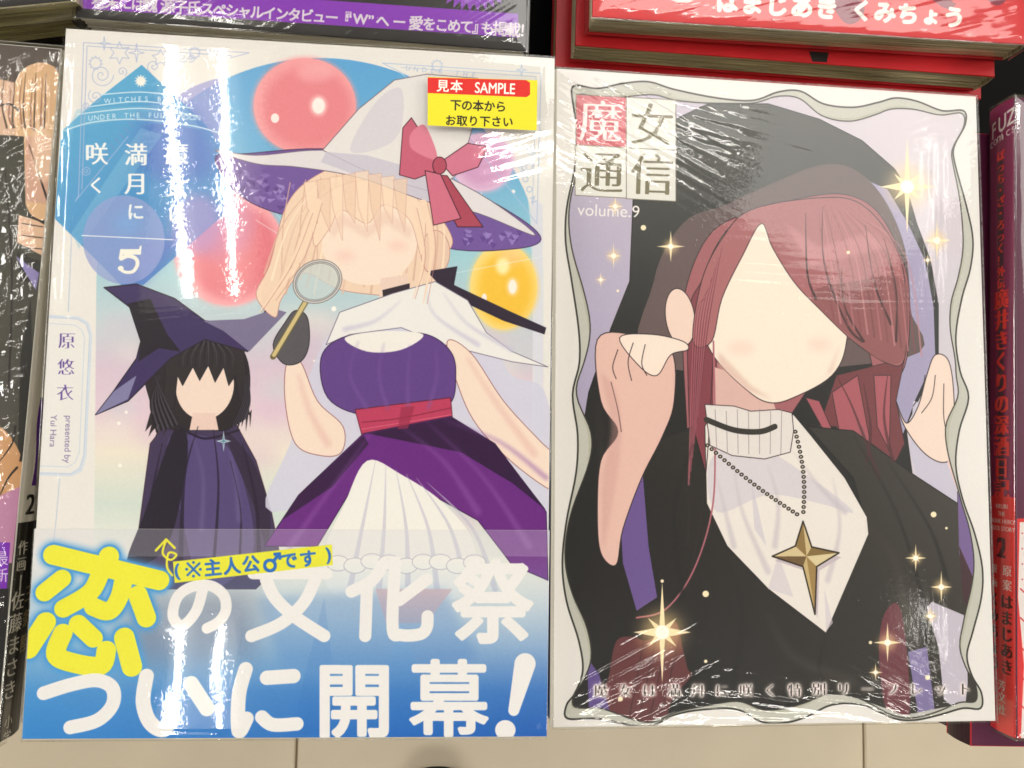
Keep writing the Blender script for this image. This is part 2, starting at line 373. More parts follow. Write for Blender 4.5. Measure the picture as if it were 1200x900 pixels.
def book(name, quad, thick, label, cat='book', group=None, spine='R', cover=None, cover_cv=None, side=PAPER, spine_m=None, spine_cv=None, pages=PAGES, hidden=False, seed=1, cname='front_cover'):
    """quad: TL,TR,BR,BL of the top face in world units; z of the quad is the top of the front cover"""
    Q = np.array(quad, float); z = Q[:, 2].mean(); Q[:, 2] = z; c = Q.mean(0)
    root = empty(name, (c[0], c[1], z - thick), label, cat, group); ct = .0005
    slab(cname, Q, z - ct, z, [cover or PAPER, side], root, cover_cv)
    slab('back_cover', Q, z - thick, z - thick + ct, [side, side], root)
    a, b = (Q[1], Q[2]) if spine == 'R' else (Q[3], Q[0])         # spine runs a -> b
    d = (Q[1] - Q[0]) / np.linalg.norm(Q[1] - Q[0]) * (1 if spine == 'R' else -1)
    V = []; n = 7
    for p in (a, b):
        for k in range(n):
            t = k / (n - 1); bulge = .0007 * math.sin(math.pi * t)
            V.append((p[0] + d[0] * bulge, p[1] + d[1] * bulge, z - ct - (thick - 2 * ct) * t - .00002))
    V = np.array(V); Vi = V - d * .0004; V2 = np.vstack([V, Vi])
    Fc = [(k, k + 1, n + k + 1, n + k) for k in range(n - 1)] + [(2 * n + k, 3 * n + k, 3 * n + k + 1, 2 * n + k + 1) for k in range(n - 1)]
    Fc += [(k, 2 * n + k, 2 * n + k + 1, k + 1) for k in range(n - 1)] + [(n + k, n + k + 1, 3 * n + k + 1, 3 * n + k) for k in range(n - 1)]
    mesh_obj('spine', V2, Fc, spine_m or side, root, smooth=False, uv=spine_cv.uv(V2) if spine_cv is not None else None)
    page_block(Q, z - thick + ct + .00005, z - ct - .00005, pages, root, spine, n=4 if hidden else 26, seed=seed)
    return root
def quad_px(pts, z): return np.array([at(x, y, z) for x, y in pts])
def quad_edge(p_top, p_bot, z, side, width=.128, height=None):
    """quad of a cover from its visible upright edge (photo points) at height z; side = which edge is given"""
    a, b = at(*p_top, z), at(*p_bot, z); v = (a - b) / np.linalg.norm(a - b)
    if height: b = a - v * height
    u = np.cross(v, [0, 0, 1.])                                     # to the right
    return np.array([a - u * width, a, b, b - u * width]) if side == 'R' else np.array([a, a + u * width, b + u * width, b])
def quad_bottom(p_l, p_r, z, height=.182):
    a, b = at(*p_l, z), at(*p_r, z); u = (b - a) / np.linalg.norm(b - a); v = np.cross([0, 0, 1.], u)
    return np.array([a + v * height, b + v * height, b, a])
# ------------------------------------------------------------------ print of the left comic cover (generic stand-in figures)
INK = (70, 45, 55)
QL = quad_px([(77, 33), (650, 68), (640, 864), (27, 867)], 0.0)
cvL = Canvas(*frame_of(*QL), base=(229, 224, 217))
c = cvL
cir = [(375 + 262 * math.cos(t), 330 - 262 * math.sin(t)) for t in np.linspace(0, math.pi, 60)] + [(108, 870), (637, 870)]
c.poly(cir, ramp_y([(60, (92, 160, 208)), (200, (108, 172, 208)), (300, (160, 202, 210)), (380, (196, 205, 208)), (430, (212, 192, 205)), (480, (222, 198, 208)), (530, (232, 222, 205)), (590, (206, 216, 205)), (640, (228, 226, 216))]))
r0 = np.random.RandomState(3)
for i in range(60):                                                  # soft clouds of colour low in the sky
    x, y = r0.uniform(115, 620), r0.uniform(360, 620)
    c.ell(x, y, r0.uniform(14, 40), r0.uniform(10, 22), [(214, 178, 204), (232, 224, 205), (190, 214, 208), (224, 196, 200), (236, 226, 214)][i % 5], alpha=.35, blur=8)
c.poly([(600, 70), (640, 70), (636, 560), (622, 560), (626, 300)], (228, 224, 216), alpha=.75)
c.poly([(622, 230), (636, 240), (636, 520), (626, 520)], (214, 214, 222), alpha=.9)
def balloon(x, y, rx, ry, col, rim, hi=True, a=1):
    c.ell(x, y, rx + 2, ry + 2, rim, blur=2, alpha=.7 * a); c.ell(x, y, rx, ry, rim, alpha=a)
    c.ell(x + rx * .05, y + ry * .04, rx * .86, ry * .86, col, blur=5, alpha=a)
    if hi:
        c.ell(x + rx * .27, y, rx * .15, ry * .2, (246, 226, 220), blur=2, alpha=.9); c.ell(x + rx * .27, y, rx * .12, ry * .16, (250, 240, 232), alpha=.8)
        c.ell(x - rx * .58, y + ry * .26, rx * .08, ry * .1, (250, 232, 226))
        c.ell(x + rx * .2, y - ry * .68, rx * .36, ry * .18, (250, 210, 210), blur=4, alpha=.35)
balloon(357, 124, 60, 56, (226, 132, 138), (236, 158, 160))
balloon(268, 292, 64, 66, (222, 120, 130), (238, 168, 172), False)
c.ell(258, 262, 40, 42, (190, 130, 175), blur=8, alpha=.5)
balloon(590, 336, 39, 50, (238, 190, 62), (246, 214, 128))
c.ell(589, 312, 8, 10, (252, 232, 170), blur=2)
balloon(565, 190, 36, 34, (206, 156, 192), (224, 190, 214), False)
c.stroke([(564, 226), (562, 262)], 1.2, (225, 222, 226))
c.poly([(255, 92), (262, 100), (266, 130), (262, 160), (250, 180), (235, 180), (205, 130), (215, 108)], (150, 150, 204), sm=True, alpha=.75)
for p in [((455, 72), (560, 168)), ((232, 138), (352, 285)), ((205, 245), (330, 190)), ((232, 275), (300, 215)), ((300, 258), (640, 470)), ((480, 330), (640, 300))]:
    c.stroke(p, .8, (220, 228, 230), alpha=.7)
for i in range(36):
    x, y = r0.uniform(120, 610), r0.uniform(190, 600); q = r0.uniform(1, 3)
    c.ell(x, y, q, q, (246, 240, 230), alpha=.9)
# blue title panel
kite = [(165, 76), (208, 118), (232, 142), (348, 288), (262, 254), (168, 334), (140, 333), (66, 256), (73, 154)]
kcol = grad((70, 120), (84, 166, 206), (210, 300), (66, 128, 190))
c.poly([(166, 76), (235, 140), (268, 180), (262, 252), (168, 334), (142, 334), (64, 256), (72, 154), (112, 118)], kcol, alpha=.95)
c.poly([(196, 118), (238, 142), (250, 200), (200, 214), (160, 190), (164, 150)], (80, 100, 186), sm=True, blur=10, alpha=.6)
c.poly([(150, 290), (222, 270), (168, 334), (142, 334)], (96, 110, 190), alpha=.6, blur=5)
c.poly([(165, 150), (190, 158), (92, 292), (84, 272)], (140, 190, 214), alpha=.35)
c.ell(145, 281, 48, 52, (146, 156, 204), alpha=.75); c.ell(150, 262, 18, 14, (120, 164, 214), blur=7, alpha=.7)
c.ell(230, 262, 30, 36, (176, 140, 196), blur=6, alpha=.6)
c.poly([(90, 128), (214, 122), (236, 152), (150, 140), (80, 150)], (128, 186, 212), alpha=.35)
for arc in ([(118, 111), (165, 108), (212, 113)], [(98, 126), (165, 119), (226, 127)], [(90, 134), (165, 127), (232, 136)], [(73, 154), (110, 143), (165, 140), (228, 148), (262, 158)]):
    c.stroke(arc, 1.5, (206, 226, 232), sm=True, alpha=.9)
for i, ch in enumerate("WITCHES BLOOM"): c.text(ch, 126 + i * 7.6, 116.2 - 2.6 * math.sin(i / 12 * math.pi) + 2.2, 8.2, (224, 234, 236), bold=.25)
for i, ch in enumerate("UNDER THE FULL MOON"): c.text(ch, 106 + i * 7.0, 136.5 - 3.5 * math.sin(i / 18 * math.pi) + 2, 8.4, (214, 230, 234), bold=.2)
c.poly([(165 + (8 if k % 2 == 0 else 4.6) * math.cos(k * math.pi / 12), 95 + (8 if k % 2 == 0 else 4.6) * math.sin(k * math.pi / 12)) for k in range(24)], (240, 236, 224))
LN = (166, 176, 208)
def spiral(x, y, r, turns=2.2, a0=0, sgn=1, col=LN): c.stroke([(x + r * (1 - t) * math.cos(a0 + sgn * t * turns * 6.283), y + r * (1 - t) * math.sin(a0 + sgn * t * turns * 6.283)) for t in np.linspace(0, .93, 50)], .8, col)
def star4(cv, x, y, r, rx=None, col=LN, fill=None, line=.8, k=.2):
    rx = rx or r; P = []
    for i in range(8):
        a = i * math.pi / 4 - math.pi / 2; q = 1 if i % 2 == 0 else k
        P.append((x + rx * q * math.cos(a), y + r * q * math.sin(a)))
    if fill is not None: cv.poly(P, fill)
    else: cv.stroke(P + P[:1], line, col)
def star5(x, y, r, n=5, col=LN, rot=0, k=.5):
    P = [(x + (r if i % 2 == 0 else r * k) * math.sin(rot + i * math.pi / n), y - (r if i % 2 == 0 else r * k) * math.cos(rot + i * math.pi / n)) for i in range(2 * n)]
    c.stroke(P + P[:1], .8, col)
for off in (0, 4): c.stroke([(92 + off, 230 - 2 * off), (98 + off, 50 + off), (292 - off * 5, 62 + off * .9)], .9, LN)
c.stroke([(292, 62), (262, 70)], .8, LN); c.stroke([(92, 230), (88, 236), (150, 160)], .8, LN)
star4(c, 122, 51, 8, 7); star5(140, 62, 13, 6); star4(c, 160, 62, 11, 9); star5(112, 74, 8, 11, k=.7); star5(228, 62, 7, 11, k=.7); star5(188, 68, 10)
spiral(119, 88, 14); spiral(143, 84, 6, 1.6, 1, -1); spiral(180, 78, 8, 1.6, 2); spiral(112, 113, 9, 1.8, 4, -1); spiral(214, 68, 6, 1.6); spiral(224, 68, 5, 1.6, 2, -1); spiral(101, 124, 5); spiral(108, 178, 8, 2, 1); spiral(101, 200, 6, 2, 3, -1)
for i in range(9): c.stroke([(118 + i * 5.4, 182 - i * 6.5), (124 + i * 5.4, 188 - i * 6.5)], .8, (120, 140, 190))
LR = (170, 186, 214)
c.stroke([(448, 74), (634, 86), (629, 262), (572, 190), (500, 100), (448, 74)], .9, LR); c.stroke([(470, 79), (628, 90), (624, 240)], .7, LR)
star5(512, 77, 7, 11, col=LR, k=.7); star4(c, 611, 82, 7, 6, col=LR); star5(620, 196, 6, col=LR); spiral(622, 176, 6, col=LR)
for i, ch in enumerate("UNDER THE"): c.text(ch, 478 + i * 9.6, 80 + i * 1.0, 8, (176, 186, 212), rot=14)
for i, ch in enumerate("MOON"): c.text(ch, 611 + i * 4.6, 198 + i * 12, 10, (170, 184, 212), rot=68)
# title
TW = (238, 238, 234)
for s_, x, ys in (("魔女は", 207, (180, 218, 250)), ("満月に", 159, (181, 215, 248)), ("咲く", 113, (180, 217))):
    for ch, y in zip(s_, ys):
        sz = 28 if ord(ch) > 0x4000 else 21
        c.text(ch, x, y, sz, TW, serif=sz > 22, bold=.35)
c.stroke([(96, 276), (203, 281)], 1.1, TW)
FV = (244, 238, 222)
c.poly([(141, 292), (163, 292), (164, 288), (166, 288), (165, 298.5), (144, 298.5), (143, 303), (139, 303)], FV); c.stroke([(142, 303), (150, 300), (159, 303), (161, 310), (156, 318), (147, 319), (140, 315)], 5, FV, sm=True, w2=3.4); c.ell(141.5, 314.5, 3.4, 3, FV)
# author tab
c.poly([(60, 300), (82, 300), (82, 368), (60, 368)], (228, 224, 216), alpha=.6)
c.stroke([(84, 275), (80, 365)], .9, (180, 190, 214)); c.stroke([(70, 560), (63, 640)], .9, (184, 196, 212))
tabp = [(56, 369), (92, 371), (104, 378), (108, 392), (101, 535), (96, 552), (84, 558), (44, 557)]
c.poly(tabp, (206, 214, 224)); c.poly([(57, 372), (91, 374), (101, 380), (105, 393), (98, 534), (93, 549), (83, 555), (44, 554)], (229, 226, 220), line=(186, 196, 216), lw=.8)
c.stroke([(57, 379), (88, 381), (96, 387), (99, 396), (93, 530), (88, 542), (80, 547), (46, 546)], .8, (196, 204, 220))
star4(c, 80, 371, 6, 5, fill=(236, 234, 228)); star4(c, 68, 560, 6, 5, fill=(236, 234, 228))
for ch, x, y in (("原", 78, 399), ("悠", 77, 430), ("衣", 76, 460)): c.text(ch, x, y, 21, (96, 66, 142), serif=True, bold=.2)
c.text("presented by", 78.5, 515, 10.6, (122, 108, 150), rot=92, line=True); c.text("Yui Hara", 62.5, 505, 10.6, (122, 108, 150), rot=92, line=True)

# --- generic figures: plain paper-cut shapes, no faces
# dark figure, left
c.poly([(160, 640), (176, 520), (196, 494), (232, 482), (276, 496), (300, 540), (318, 600), (330, 660), (300, 690), (160, 690)], (66, 54, 84), line=INK)
c.poly([(196, 520), (226, 510), (262, 520), (284, 560), (296, 650), (240, 690), (214, 610)], (84, 70, 116), sm=True)
c.poly([(206, 500), (170, 600), (150, 660), (196, 640), (220, 530)], (38, 32, 44), sm=True)
c.poly([(262, 504), (296, 540), (316, 598), (312, 640), (300, 600), (284, 560)], (54, 42, 62), sm=True)

c.poly([(176, 470), (170, 430), (196, 400), (240, 388), (284, 410), (292, 460), (272, 500), (240, 504), (190, 500)], (44, 38, 40), sm=True, line=(30, 26, 30))
c.ell(240, 452, 34, 40, (236, 212, 196), rot=8)
c.poly([(226, 484), (252, 484), (256, 504), (222, 504)], (230, 200, 186))
c.poly([(190, 482), (196, 404), (242, 392), (286, 408), (292, 486), (280, 470), (276, 440), (268, 452), (262, 430), (252, 448), (244, 428), (234, 446), (226, 430), (214, 452), (208, 440), (204, 478)], (48, 42, 44), line=(30, 26, 30), lw=.7)
for k in range(14): c.stroke([(234 + k * 1.4, 396), (212 + k * 4.6, 414), (210 + k * 4.8, 430)], 1.6, [(30, 26, 30), (74, 68, 74)][k % 2], sm=True, w2=.4)
for k in range(6): c.poly([(176 + k * 5, 484), (170 + k * 4, 506 + (k % 2) * 6), (186 + k * 4, 488)], (44, 38, 40)); c.poly([(272 + k * 4, 484), (268 + k * 5, 506 - (k % 2) * 5), (280 + k * 3, 480)], (44, 38, 40))
for q_, w_ in (([(232, 500), (216, 560), (212, 660)], 6), ([(250, 504), (256, 570), (250, 670)], 4), ([(284, 520), (300, 590), (304, 660)], 5), ([(190, 520), (176, 590), (170, 660)], 5), ([(270, 540), (282, 600), (280, 670)], 3)): c.stroke(q_, 1, (38, 30, 46), sm=True, w2=w_, alpha=.8)
for q_ in ([(226, 512), (238, 560), (236, 620)], [(264, 512), (276, 560), (280, 610)]): c.stroke(q_, 1, (116, 104, 150), sm=True, w2=5, alpha=.5, blur=1)
c.stroke([(210, 500), (240, 514), (280, 504)], 2.4, (38, 30, 46), sm=True)
for k in range(10): c.stroke([(190 - k * 1, 440), (176 + k * 2, 470), (184 + k * 2.6, 506 - k)], .5, [(30, 26, 30), (70, 64, 74)][k % 2], sm=True, w2=2.4); c.stroke([(286 + k * .5, 440), (284 + k, 470), (272 + k * 1.6, 500 - k)], .5, [(30, 26, 30), (70, 64, 74)][k % 2], sm=True, w2=2.2)
c.poly([(122, 337), (160, 333), (205, 350), (240, 376), (300, 384), (312, 362), (330, 366), (290, 412), (240, 398), (200, 420), (150, 470), (112, 486), (132, 460), (160, 420), (165, 400), (152, 360)], (62, 48, 92), line=(40, 32, 44), lw=1.4)
c.poly([(150, 356), (165, 400), (162, 424), (186, 408), (212, 412), (196, 392), (176, 350)], (38, 32, 40))
c.poly([(238, 376), (286, 374), (322, 362), (336, 366), (292, 412), (262, 388)], (120, 112, 142))
c.poly([(112, 486), (134, 458), (160, 440), (150, 468)], (128, 124, 160))
star4(c, 262, 517, 13, 9, fill=(190, 210, 214)); star4(c, 262, 517, 7, 5, fill=(90, 130, 150))
# light figure, right: hat
c.poly([(252, 186), (290, 180), (400, 176), (520, 210), (600, 250), (634, 280), (600, 292), (520, 290), (420, 250), (350, 255), (285, 232)], (112, 84, 152), sm=True, line=(60, 40, 70))
for i in range(46):
    x = r0.uniform(265, 345); y = 188 + (x - 265) * .32 + r0.uniform(0, 34); c.poly([(x, y), (x + r0.uniform(5, 12), y + r0.uniform(-3, 4)), (x + r0.uniform(2, 8), y + r0.uniform(3, 8))], [(136, 110, 176), (88, 60, 128), (160, 140, 196)][i % 3], alpha=.8)
for i in range(24):
    x = r0.uniform(535, 610); y = 268 + r0.uniform(-2, 16); c.poly([(x, y), (x + 9, y + 2), (x + 4, y + 8)], [(150, 128, 190), (92, 62, 136)][i % 2], alpha=.8)
# hair mass
c.poly([(300, 346), (316, 310), (336, 240), (370, 206), (420, 190), (470, 208), (505, 240), (530, 280), (520, 304), (512, 340), (492, 366), (470, 350), (400, 340), (356, 320), (330, 350), (322, 372)], (234, 206, 180), sm=True, line=(190, 130, 120), lw=.8)
for k in range(9): c.stroke([(340 + k * 18, 214 - min(k, 8 - k) * 3), (332 + k * 20, 262), (330 + k * 21, 318)], 1, (214, 170, 146), sm=True)
c.ell(510, 296, 17, 26, (228, 196, 172), line=(190, 130, 120), lw=.8)
for k in range(26):
    x_ = 318 + k * 7.5; q_ = abs(k - 14); c.stroke([(372 + k * 5, 212 - (14 - q_) * 1.4), (x_ + 14, 262), (x_ + (k - 10) * .8, 320 + (k % 4) * 8)], .4, [(214, 172, 150), (246, 226, 200), (224, 186, 164)][k % 3], sm=True, w2=2.6, alpha=.8)
# plain head and neck
c.ell(433, 284, 56, 50, (240, 220, 202), rot=-8)
c.poly([(446, 326), (478, 322), (476, 352), (444, 356)], (232, 204, 188)); c.poly([(448, 340), (480, 332), (480, 342), (449, 350)], (50, 40, 48))
c.poly([(368, 288), (372, 238), (410, 214), (460, 214), (496, 244), (494, 300), (480, 258), (450, 240), (430, 262), (400, 246), (386, 268)], (238, 212, 186), sm=True, line=(206, 156, 138), lw=.8)
# hat brim and cone
c.poly([(252, 176), (300, 182), (378, 176), (470, 186), (560, 226), (628, 276), (560, 250), (500, 236), (420, 208), (350, 196), (300, 192)], (222, 216, 216), sm=True, line=(110, 90, 110))
c.poly([(378, 176), (420, 128), (462, 94), (500, 87), (560, 92), (556, 140), (540, 200), (510, 226), (440, 206)], (226, 221, 217), line=(120, 100, 110))
c.poly([(382, 178), (430, 182), (480, 196), (516, 216), (512, 240), (440, 214), (376, 190)], (196, 190, 204), alpha=.8)
c.poly([(440, 120), (470, 104), (470, 150), (450, 172), (410, 176)], (206, 200, 208), alpha=.7, sm=True)
# bow
BW = (196, 96, 118); BL_ = (60, 24, 36)
c.poly([(516, 190), (482, 138), (472, 150), (468, 205), (486, 210), (512, 200)], BW, line=BL_)
c.poly([(490, 148), (500, 150), (512, 186), (484, 176), (480, 160)], (216, 126, 146), sm=True)
c.poly([(516, 190), (548, 168), (572, 172), (560, 196), (530, 206)], (206, 116, 140), line=BL_)
c.poly([(504, 204), (524, 206), (566, 266), (536, 266)], (168, 70, 88), line=BL_)
c.poly([(498, 200), (516, 204), (540, 256), (508, 264)], (204, 110, 132), line=BL_)
c.ell(515, 194, 8, 10, (176, 76, 96), line=BL_)
# cape, dress
c.poly([(500, 318), (536, 312), (532, 334), (600, 366), (640, 384), (638, 392), (590, 376), (526, 346)], (48, 38, 54))
c.poly([(400, 380), (340, 520), (318, 600), (470, 560), (642, 640), (642, 470), (600, 440), (560, 400)], (206, 204, 220), alpha=.9, sm=True)
c.poly([(460, 344), (510, 330), (548, 352), (570, 390), (600, 412), (642, 430), (600, 424), (520, 404), (470, 384), (410, 392), (382, 404), (398, 366)], (232, 229, 224), line=(120, 110, 130))
skin = (238, 216, 198)
c.poly([(336, 426), (352, 424), (372, 470), (402, 500), (400, 530), (376, 534), (346, 520), (334, 470)], skin, line=(150, 90, 90), lw=.9, sm=True)
c.poly([(524, 400), (552, 414), (590, 470), (632, 516), (660, 545), (660, 580), (610, 550), (560, 500), (536, 450)], skin, line=(150, 90, 90), lw=.9, sm=True)

c.poly([(376, 420), (400, 396), (450, 390), (500, 392), (528, 412), (534, 440), (526, 474), (480, 482), (424, 486), (384, 466)], (98, 66, 132), line=(50, 30, 60), sm=True)
c.poly([(404, 396), (450, 388), (496, 392), (470, 410), (430, 412)], (236, 230, 222), sm=True)

c.poly([(416, 480), (528, 466), (530, 490), (424, 510)], (184, 62, 92), line=(90, 30, 50))
c.poly([(426, 508), (528, 488), (580, 520), (610, 560), (640, 600), (642, 680), (600, 662), (560, 610), (470, 560), (420, 560), (372, 640), (310, 640), (350, 580)], (104, 42, 124), line=(50, 26, 60))
c.poly([(430, 508), (528, 489), (580, 520), (640, 598), (600, 566), (540, 530)], (52, 26, 62))
c.poly([(426, 510), (350, 580), (330, 610), (390, 570), (432, 520)], (56, 28, 66))


c.poly([(430, 540), (470, 556), (520, 590), (556, 640), (540, 700), (400, 700), (380, 650), (404, 590)], (236, 232, 224), sm=True)



for x0_, y0_, x1_, y1_, w_ in ((440, 500, 340, 640, 7), (470, 500, 560, 600, 9), (500, 494, 620, 640, 8), (520, 492, 640, 560, 6)): c.stroke([(x0_, y0_), ((x0_ + x1_) / 2 + 6, (y0_ + y1_) / 2 - 8), (x1_, y1_)], 1, (140, 84, 160), sm=True, w2=w_, alpha=.5, blur=1.5)
for k in range(6): c.stroke([(440 + k * 12, 540 + k * 5), (424 + k * 26, 620), (410 + k * 34, 690)], .5, (190, 186, 202), sm=True, w2=7, alpha=.65)
for k in range(4): c.stroke([(420 + k * 30, 400 + k * 2), (410 + k * 34, 440), (430 + k * 24, 478)], 1, (126, 92, 160), sm=True, w2=4, alpha=.5, blur=1)
for q_ in ([(470, 352), (440, 376), (404, 386)], [(520, 344), (548, 380), (600, 410)], [(500, 340), (510, 370), (560, 404)]): c.stroke(q_, 1, (196, 190, 208), sm=True, w2=6, alpha=.7, blur=1)
for q_ in ([(350, 440), (362, 480), (384, 520)], [(548, 420), (580, 470), (626, 532)]): c.stroke(q_, 4, (226, 180, 168), sm=True, w2=9, alpha=.6, blur=2)
for k in range(9): c.ell(396 + k * 20, 660 + 3 * math.sin(k * 2), 13, 9, (238, 234, 226), line=(170, 164, 180), lw=.8)
c.stroke([(424, 495), (470, 490), (529, 478)], 1.2, (130, 40, 62), sm=True); c.stroke([(424, 503), (480, 494), (529, 486)], 1, (214, 100, 124), sm=True); c.poly([(470, 477), (486, 476), (478, 502), (466, 503)], (150, 44, 72), alpha=.7)
for k in range(8): c.poly([(356 + k * 15, 214 - min(k, 8 - k) * 3), (372 + k * 15, 212 - min(k, 8 - k) * 3), (372 + k * 14.6, 262 + (k % 3) * 10), (360 + k * 15, 244)], [(240, 214, 188), (232, 200, 174)][k % 2], alpha=.75, line=(206, 156, 138), lw=.5)
for q_, w_ in (([(496, 238), (506, 290), (496, 356)], 9), ([(372, 238), (352, 300), (318, 352)], 11), ([(364, 250), (340, 310), (304, 366)], 5), ([(486, 244), (496, 300), (484, 350)], 5)): c.stroke(q_, w_, (238, 210, 184), sm=True, w2=1); c.stroke([(a_ + w_ * .5, b_) for a_, b_ in q_], .8, (196, 140, 124), sm=True, alpha=.8)
c.ell(404, 300, 12, 6, (240, 186, 176), blur=4, alpha=.5); c.ell(466, 288, 12, 6, (240, 186, 176), blur=4, alpha=.5); c.poly([(386, 268), (400, 250), (430, 268), (450, 246), (484, 268), (480, 280), (452, 262), (430, 280), (404, 264), (390, 280)], (226, 190, 172), alpha=.5, blur=2)
# looking glass and dark mitten
c.poly([(320, 404), (334, 378), (346, 364), (360, 372), (362, 404), (352, 424), (332, 426)], (88, 84, 88), sm=True, line=(40, 36, 40))

c.stroke([(320, 418), (358, 354)], 7, (110, 98, 60)); c.stroke([(321, 416), (358, 354)], 4.5, (206, 186, 130))
c.ell(372, 330, 28, 24, (196, 206, 204), rot=-25, alpha=.75); 
t = np.linspace(0, 2 * math.pi, 60)
ring = lambda rx, ry, dx=0, dy=0: [(372 + dx + rx * math.cos(a) * .92 + ry * math.sin(a) * .38, 330 + dy - rx * math.cos(a) * .40 + ry * math.sin(a) * .9) for a in t]
c.stroke(ring(28, 24), 3.4, (110, 100, 96)); c.stroke(ring(28, 24), 1.8, (206, 200, 196))
c.stroke(ring(25, 21), .8, (130, 124, 124))

# --- wrap-round paper band with the sales line: its own sheet, the art goes on under its see-through top
cvB = Canvas(cvL.O, cvL.U, cvL.V, cvL.W, cvL.H); cvB.A = cvL.A.copy(); b = cvB
b.poly([(300, 700), (520, 690), (560, 770), (480, 790), (330, 780)], (150, 170, 200), blur=5, alpha=.7)
b.poly([(440, 690), (530, 690), (500, 730), (452, 730)], (214, 170, 170), alpha=.8)
b.poly([(380, 700), (400, 860), (340, 860)], (110, 140, 190), alpha=.4); b.poly([(470, 730), (520, 860), (430, 860)], (150, 190, 220), alpha=.4)
full = (slice(0, b.ny), slice(0, b.nx)); ones = np.ones((b.ny, b.nx), np.float32)
def band_col(X, Y):
    x = np.clip(X / 640, 0, 1)[..., None]; y = np.clip((Y - 640) / 220, 0, 1)[..., None]
    top = np.array([150, 190, 214]) * (1 - x) + np.array([196, 216, 226]) * x
    bot = np.array([44, 128, 200]) * (1 - x) + np.array([18, 84, 174]) * x
    return top * (1 - y ** .8) + bot * y ** .8
b.paint((full, ones), band_col, lambda X, Y: np.clip((Y - 645) / 165, 0, 1) * .93)
b.paint((full, ones), (206, 206, 214), lambda X, Y: np.where(Y < 652, .22, 0) + .12 * np.clip(1 - (Y - 650) / 40, 0, 1))
b.poly([(150, 700), (300, 690), (300, 770), (140, 780)], (96, 96, 120), blur=16, alpha=.45)
def strokes(lst, wd, col, glow=None, gcol=None):
    gs = []
    for s_ in lst:
        pts, ww = (s_[0], s_[1]) if isinstance(s_[0], list) else (s_, wd)
        gs.append((pts, ww))
    if glow:
        for pts, ww in gs: b.stroke(pts, ww + glow * 2, gcol, sm=len(pts) > 2, blur=3, alpha=.95)
        for pts, ww in gs: b.stroke(pts, ww + glow * 1.2, gcol, sm=len(pts) > 2, alpha=.9)
    for pts, ww in gs: b.stroke(pts, ww, col, sm=len(pts) > 2)
YE, WH = (232, 226, 62), (234, 230, 226)
koi = [([(63, 650), (187, 680)], 22), ([(128, 652), (126, 664)], 22), ([(118, 672), (106, 694), (75, 713)], 20), ([(73, 678), (53, 694)], 20), ([(146, 675), (140, 700), (128, 716), (110, 711)], 20),
       ([(162, 697), (172, 724)], 21), ([(54, 729), (34, 760)], 22), ([(74, 742), (66, 766), (84, 776), (118, 780), (125, 762)], 21), ([(92, 731), (110, 748)], 20), ([(146, 747), (155, 781)], 22)]
strokes(koi, 22, YE, 4, (74, 150, 212))
white = [([(238, 690), (230, 716), (214, 733), (203, 722), (208, 700), (224, 688), (246, 686), (262, 697), (265, 714), (257, 728), (243, 736)], 12),
         ([(297, 672), (383, 672)], 13), ([(312, 679), (322, 700), (345, 722), (380, 745)], 14), ([(370, 678), (356, 706), (330, 730), (295, 745)], 14),
         ([(449, 661), (436, 680), (412, 693)], 14), ([(430, 690), (428, 745)], 14), ([(463, 659), (460, 735), (470, 744), (492, 743), (500, 735), (501, 722)], 14), ([(500, 679), (468, 703)], 14),
         ([(52, 812), (84, 802), (114, 797), (132, 806), (132, 826), (114, 844), (83, 852)], 15),
         ([(172, 792), (168, 822), (176, 846), (192, 855), (202, 840)], 16), ([(224, 801), (243, 830)], 17),
         ([(288, 784), (280, 815), (280, 856), (289, 842)], 16), ([(313, 794), (344, 792)], 16), ([(307, 840), (320, 849), (348, 848)], 15)]
for pts, ww in white: b.stroke(pts, ww, WH, sm=len(pts) > 2)
b.stroke([(615, 778), (602, 832)], 25, WH, w2=13); b.ell(592, 855, 12, 11.5, WH)
b.text("祭", 577, 704, 96, WH, bold=2.9, sy=1.08); b.text("開", 415, 820, 92, WH, bold=2.7); b.text("幕", 526, 818, 96, WH, bold=1.9)
b.poly([(203, 658), (205, 683), (390, 662), (389, 638)], (228, 224, 60))
b.text("(", 208, 670, 20, (44, 108, 190), rot=-5, bold=.8)
b.text("主人公♂です", 249.5, 665, 21, (44, 108, 190), step=22.4, rot=-5.5, bold=.8); [b.stroke(q_, 2.4, (44, 108, 190)) for q_ in ([(220, 660), (234, 674)], [(234, 660), (220, 674)])]; [b.ell(x_, y_, 1.7, 1.7, (44, 108, 190)) for x_, y_ in ((227, 659), (227, 675), (219, 667), (235, 667))]; b.text(")", 385, 651, 20, (44, 108, 190), rot=-5, bold=.8)
b.stroke([(183, 645), (195, 632), (205, 642)], 2.6, YE); b.stroke([(195, 633), (191, 648), (200, 656), (207, 650), (198, 648), (196, 664), (202, 674)], 2.4, YE, sm=True)
